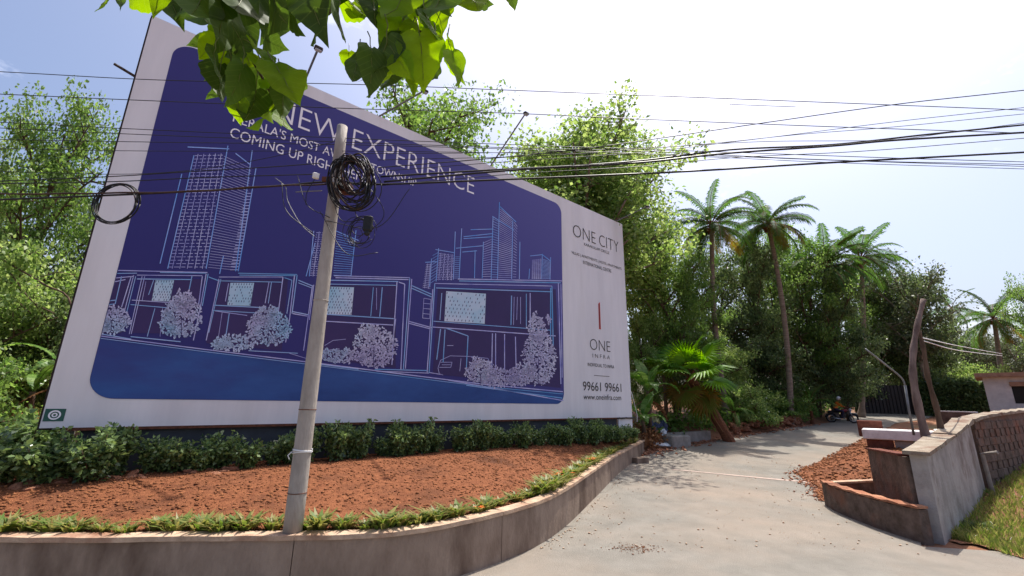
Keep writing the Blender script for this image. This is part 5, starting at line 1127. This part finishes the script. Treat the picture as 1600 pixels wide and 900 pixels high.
for nm2 in ('leaf_big', 'leaf_big_lit'):   # pale side veins and blotchy tone
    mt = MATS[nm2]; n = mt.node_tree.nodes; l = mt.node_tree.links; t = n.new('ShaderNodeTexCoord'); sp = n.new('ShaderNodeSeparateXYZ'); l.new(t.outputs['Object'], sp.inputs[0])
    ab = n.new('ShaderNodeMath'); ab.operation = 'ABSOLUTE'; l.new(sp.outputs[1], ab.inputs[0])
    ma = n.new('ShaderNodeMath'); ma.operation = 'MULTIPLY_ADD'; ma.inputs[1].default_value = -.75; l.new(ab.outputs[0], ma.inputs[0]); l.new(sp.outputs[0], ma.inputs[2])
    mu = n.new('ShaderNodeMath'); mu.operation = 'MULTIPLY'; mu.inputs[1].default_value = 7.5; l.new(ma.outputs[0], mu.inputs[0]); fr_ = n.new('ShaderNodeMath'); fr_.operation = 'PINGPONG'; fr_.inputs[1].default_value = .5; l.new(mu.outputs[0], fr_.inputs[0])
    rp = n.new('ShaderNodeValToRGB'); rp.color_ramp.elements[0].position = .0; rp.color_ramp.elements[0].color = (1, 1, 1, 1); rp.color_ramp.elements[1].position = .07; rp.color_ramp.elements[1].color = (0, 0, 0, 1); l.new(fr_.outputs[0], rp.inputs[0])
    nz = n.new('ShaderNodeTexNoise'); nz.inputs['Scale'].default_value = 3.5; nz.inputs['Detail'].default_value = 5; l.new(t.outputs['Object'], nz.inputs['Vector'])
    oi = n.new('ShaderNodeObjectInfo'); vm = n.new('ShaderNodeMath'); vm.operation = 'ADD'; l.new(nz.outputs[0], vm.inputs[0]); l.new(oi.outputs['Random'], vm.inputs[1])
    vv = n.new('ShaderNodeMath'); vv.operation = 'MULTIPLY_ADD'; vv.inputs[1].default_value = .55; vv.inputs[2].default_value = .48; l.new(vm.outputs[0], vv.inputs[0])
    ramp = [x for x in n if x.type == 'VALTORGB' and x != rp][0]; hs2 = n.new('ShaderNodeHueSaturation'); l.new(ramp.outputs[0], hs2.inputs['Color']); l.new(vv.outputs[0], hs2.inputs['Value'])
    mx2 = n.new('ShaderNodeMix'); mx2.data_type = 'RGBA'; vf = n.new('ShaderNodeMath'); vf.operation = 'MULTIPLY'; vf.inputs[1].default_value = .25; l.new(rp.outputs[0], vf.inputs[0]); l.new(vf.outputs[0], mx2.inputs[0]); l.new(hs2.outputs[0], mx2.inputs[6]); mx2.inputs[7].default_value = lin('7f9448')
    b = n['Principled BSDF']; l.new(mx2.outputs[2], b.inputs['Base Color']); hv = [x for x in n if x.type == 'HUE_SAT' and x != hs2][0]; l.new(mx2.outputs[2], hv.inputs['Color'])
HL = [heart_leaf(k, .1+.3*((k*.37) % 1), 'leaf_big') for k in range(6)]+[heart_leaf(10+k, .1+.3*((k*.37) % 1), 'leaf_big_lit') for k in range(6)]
rt = thing('roadside_tree', 'roadside tree whose branch of big heart-shaped leaves overhangs the top of the view', 'tree', (-3.4, -2.2, 0))
m = MB(); m.tube(catmull([(-3.4, -2.2, -.2), (-3.3, -2.1, 1.6), (-3.0, -1.7, 3.4), (-2.6, -1.0, 5.2)], 6), [.2-.006*k for k in range(19)], 10); m.build('trunk', 'bark', rt, smooth=True)
LY = 1.75
tw = [[(-2.6, -1.0, 5.2), (-1.8, .2, 5.5), tuple(atY(470, -150, LY+.2)), tuple(atY(560, -60, LY)), tuple(atY(640, -10, LY))],
      [tuple(atY(470, -150, LY+.2)), tuple(atY(420, -40, LY)), tuple(atY(360, 40, LY)), tuple(atY(395, 95, LY)), tuple(atY(425, 150, LY))],
      [tuple(atY(560, -60, LY)), tuple(atY(600, 10, LY)), tuple(atY(650, 45, LY)), tuple(atY(690, 80, LY))],
      [tuple(atY(420, -60, LY)), tuple(atY(330, -40, LY)), tuple(atY(250, -20, LY)), tuple(atY(190, -15, LY))],
      [tuple(atY(640, -10, LY)), tuple(atY(700, -15, LY)), tuple(atY(790, -30, LY))],
      [tuple(atY(520, -90, LY)), tuple(atY(520, 0, LY)), tuple(atY(500, 35, LY))]]
for k, t in enumerate(tw): m = MB(); c = catmull(t, 6); m.tube(c, [(.045 if k == 0 else .012)*(1-.8*j/(len(c)-1))+.003 for j in range(len(c))], 6); m.build('branch', 'bark', rt, smooth=True)
# leaf positions: (px, py of the stalk end, length px, direction deg in view, lit?)
LV = [(185, -25, 60, 70, 0), (215, -22, 55, 40, 1), (170, -12, 45, 110, 1), (250, -30, 80, 60, 0), (285, -30, 95, 80, 0), (320, -35, 110, 95, 0), (300, 0, 75, 60, 0), (345, -20, 110, 75, 0), (385, -30, 100, 100, 0), (360, 0, 80, 55, 0), (415, -40, 115, 80, 0), (440, -30, 105, 100, 0), (395, 5, 60, 130, 0), (470, -40, 110, 70, 0), (500, -40, 105, 95, 0), (455, 5, 62, 95, 0), (520, -30, 95, 60, 1), (490, 5, 75, 80, 0), (530, 0, 80, 100, 0), (555, -40, 100, 75, 1), (585, -40, 110, 95, 0), (570, 0, 75, 60, 1), (610, -35, 100, 75, 1), (645, -45, 110, 95, 1), (620, 10, 70, 110, 0), (600, 20, 60, 60, 1), (670, -40, 95, 70, 1), (700, -40, 90, 100, 0), (720, -35, 85, 65, 1), (740, -30, 60, 80, 0), (650, 10, 80, 85, 1), (680, 15, 60, 60, 1), (795, -18, 38, 75, 0),
      # right hanging cluster
      (560, 85, 62, 100, 0), (580, 75, 80, 85, 0), (605, 60, 95, 95, 0), (600, 78, 85, 120, 0), (640, 60, 90, 100, 0), (620, 88, 75, 95, 0), (655, 50, 85, 80, 1), (680, 55, 70, 95, 1), (700, 62, 72, 85, 1), (706, 80, 58, 75, 1), (672, 85, 62, 110, 0), (640, 105, 50, 70, 1), (590, 105, 45, 60, 1), (630, 30, 70, 120, 1), (665, 20, 60, 75, 0),
      # left hanging cluster
      (345, 62, 60, 150, 1), (352, 70, 70, 110, 0), (335, 80, 62, 95, 0), (360, 75, 75, 80, 0), (385, 85, 70, 70, 1), (405, 90, 78, 60, 1), (380, 100, 78, 100, 0), (345, 100, 70, 100, 0), (365, 110, 72, 120, 0), (410, 110, 85, 85, 0), (430, 100, 70, 60, 1), (440, 118, 60, 80, 1), (425, 140, 78, 80, 1), (445, 130, 72, 100, 0), (400, 140, 72, 95, 0), (372, 150, 50, 95, 1), (420, 165, 62, 95, 1), (435, 170, 52, 75, 1), (330, 60, 45, 160, 0), (395, 70, 50, 40, 1), (375, 60, 50, 60, 0), (350, 45, 60, 80, 0)]
rg = random.Random(21); fwd = Vector(_f)
for px, py, L, a, lit in list(LV):
    if py < 60 and rg.random() < .7: LV.append((px+rg.uniform(-35, 35), py-rg.uniform(0, 30), L*rg.uniform(.5, .8), a+rg.gauss(0, 30), rg.random() < .5))
    elif rg.random() < .35: LV.append((px+rg.uniform(-22, 22), py-rg.uniform(0, 25), L*rg.uniform(.5, .75), a+rg.gauss(0, 30), rg.random() < .5))
for px, py, L, a, lit in LV:
    Y = LY+rg.uniform(-.22, .25); p0_ = Vector(atY(px, py, Y)); an = RAD(a); p1_ = Vector(atY(px+L*math.cos(an), py+L*math.sin(an), Y+rg.uniform(-.06, .06))); X_ = (p1_-p0_); ln = X_.length; X_.normalize()
    nrm = (Vector(EYE)-p0_).normalized()*(1 if rg.random() < .5 else -1)+Vector((rg.gauss(0, .55), rg.gauss(0, .55), rg.gauss(0, .5))); Yx = nrm.cross(X_).normalized(); Zx = X_.cross(Yx)
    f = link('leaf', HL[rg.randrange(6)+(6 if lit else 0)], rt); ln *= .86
    Mx = Matrix((X_*ln, Yx*ln*.95, Zx*ln)).transposed().to_4x4(); Mx.translation = p0_-Vector(rt.location); f.matrix_local = Mx
# leaves of the same branch above and outside the view
for i in range(70):
    p0_ = Vector((rg.uniform(-2.6, .6), rg.uniform(-1.2, 1.2), rg.uniform(4.9, 6.0))); f = link('leaf', HL[i % 12], rt); f.location = p0_-Vector(rt.location); s_ = rg.uniform(.14, .22); f.scale = (s_,)*3; f.rotation_euler = (rg.gauss(0, .5), 1.0+rg.gauss(0, .5), rg.random()*6.28)
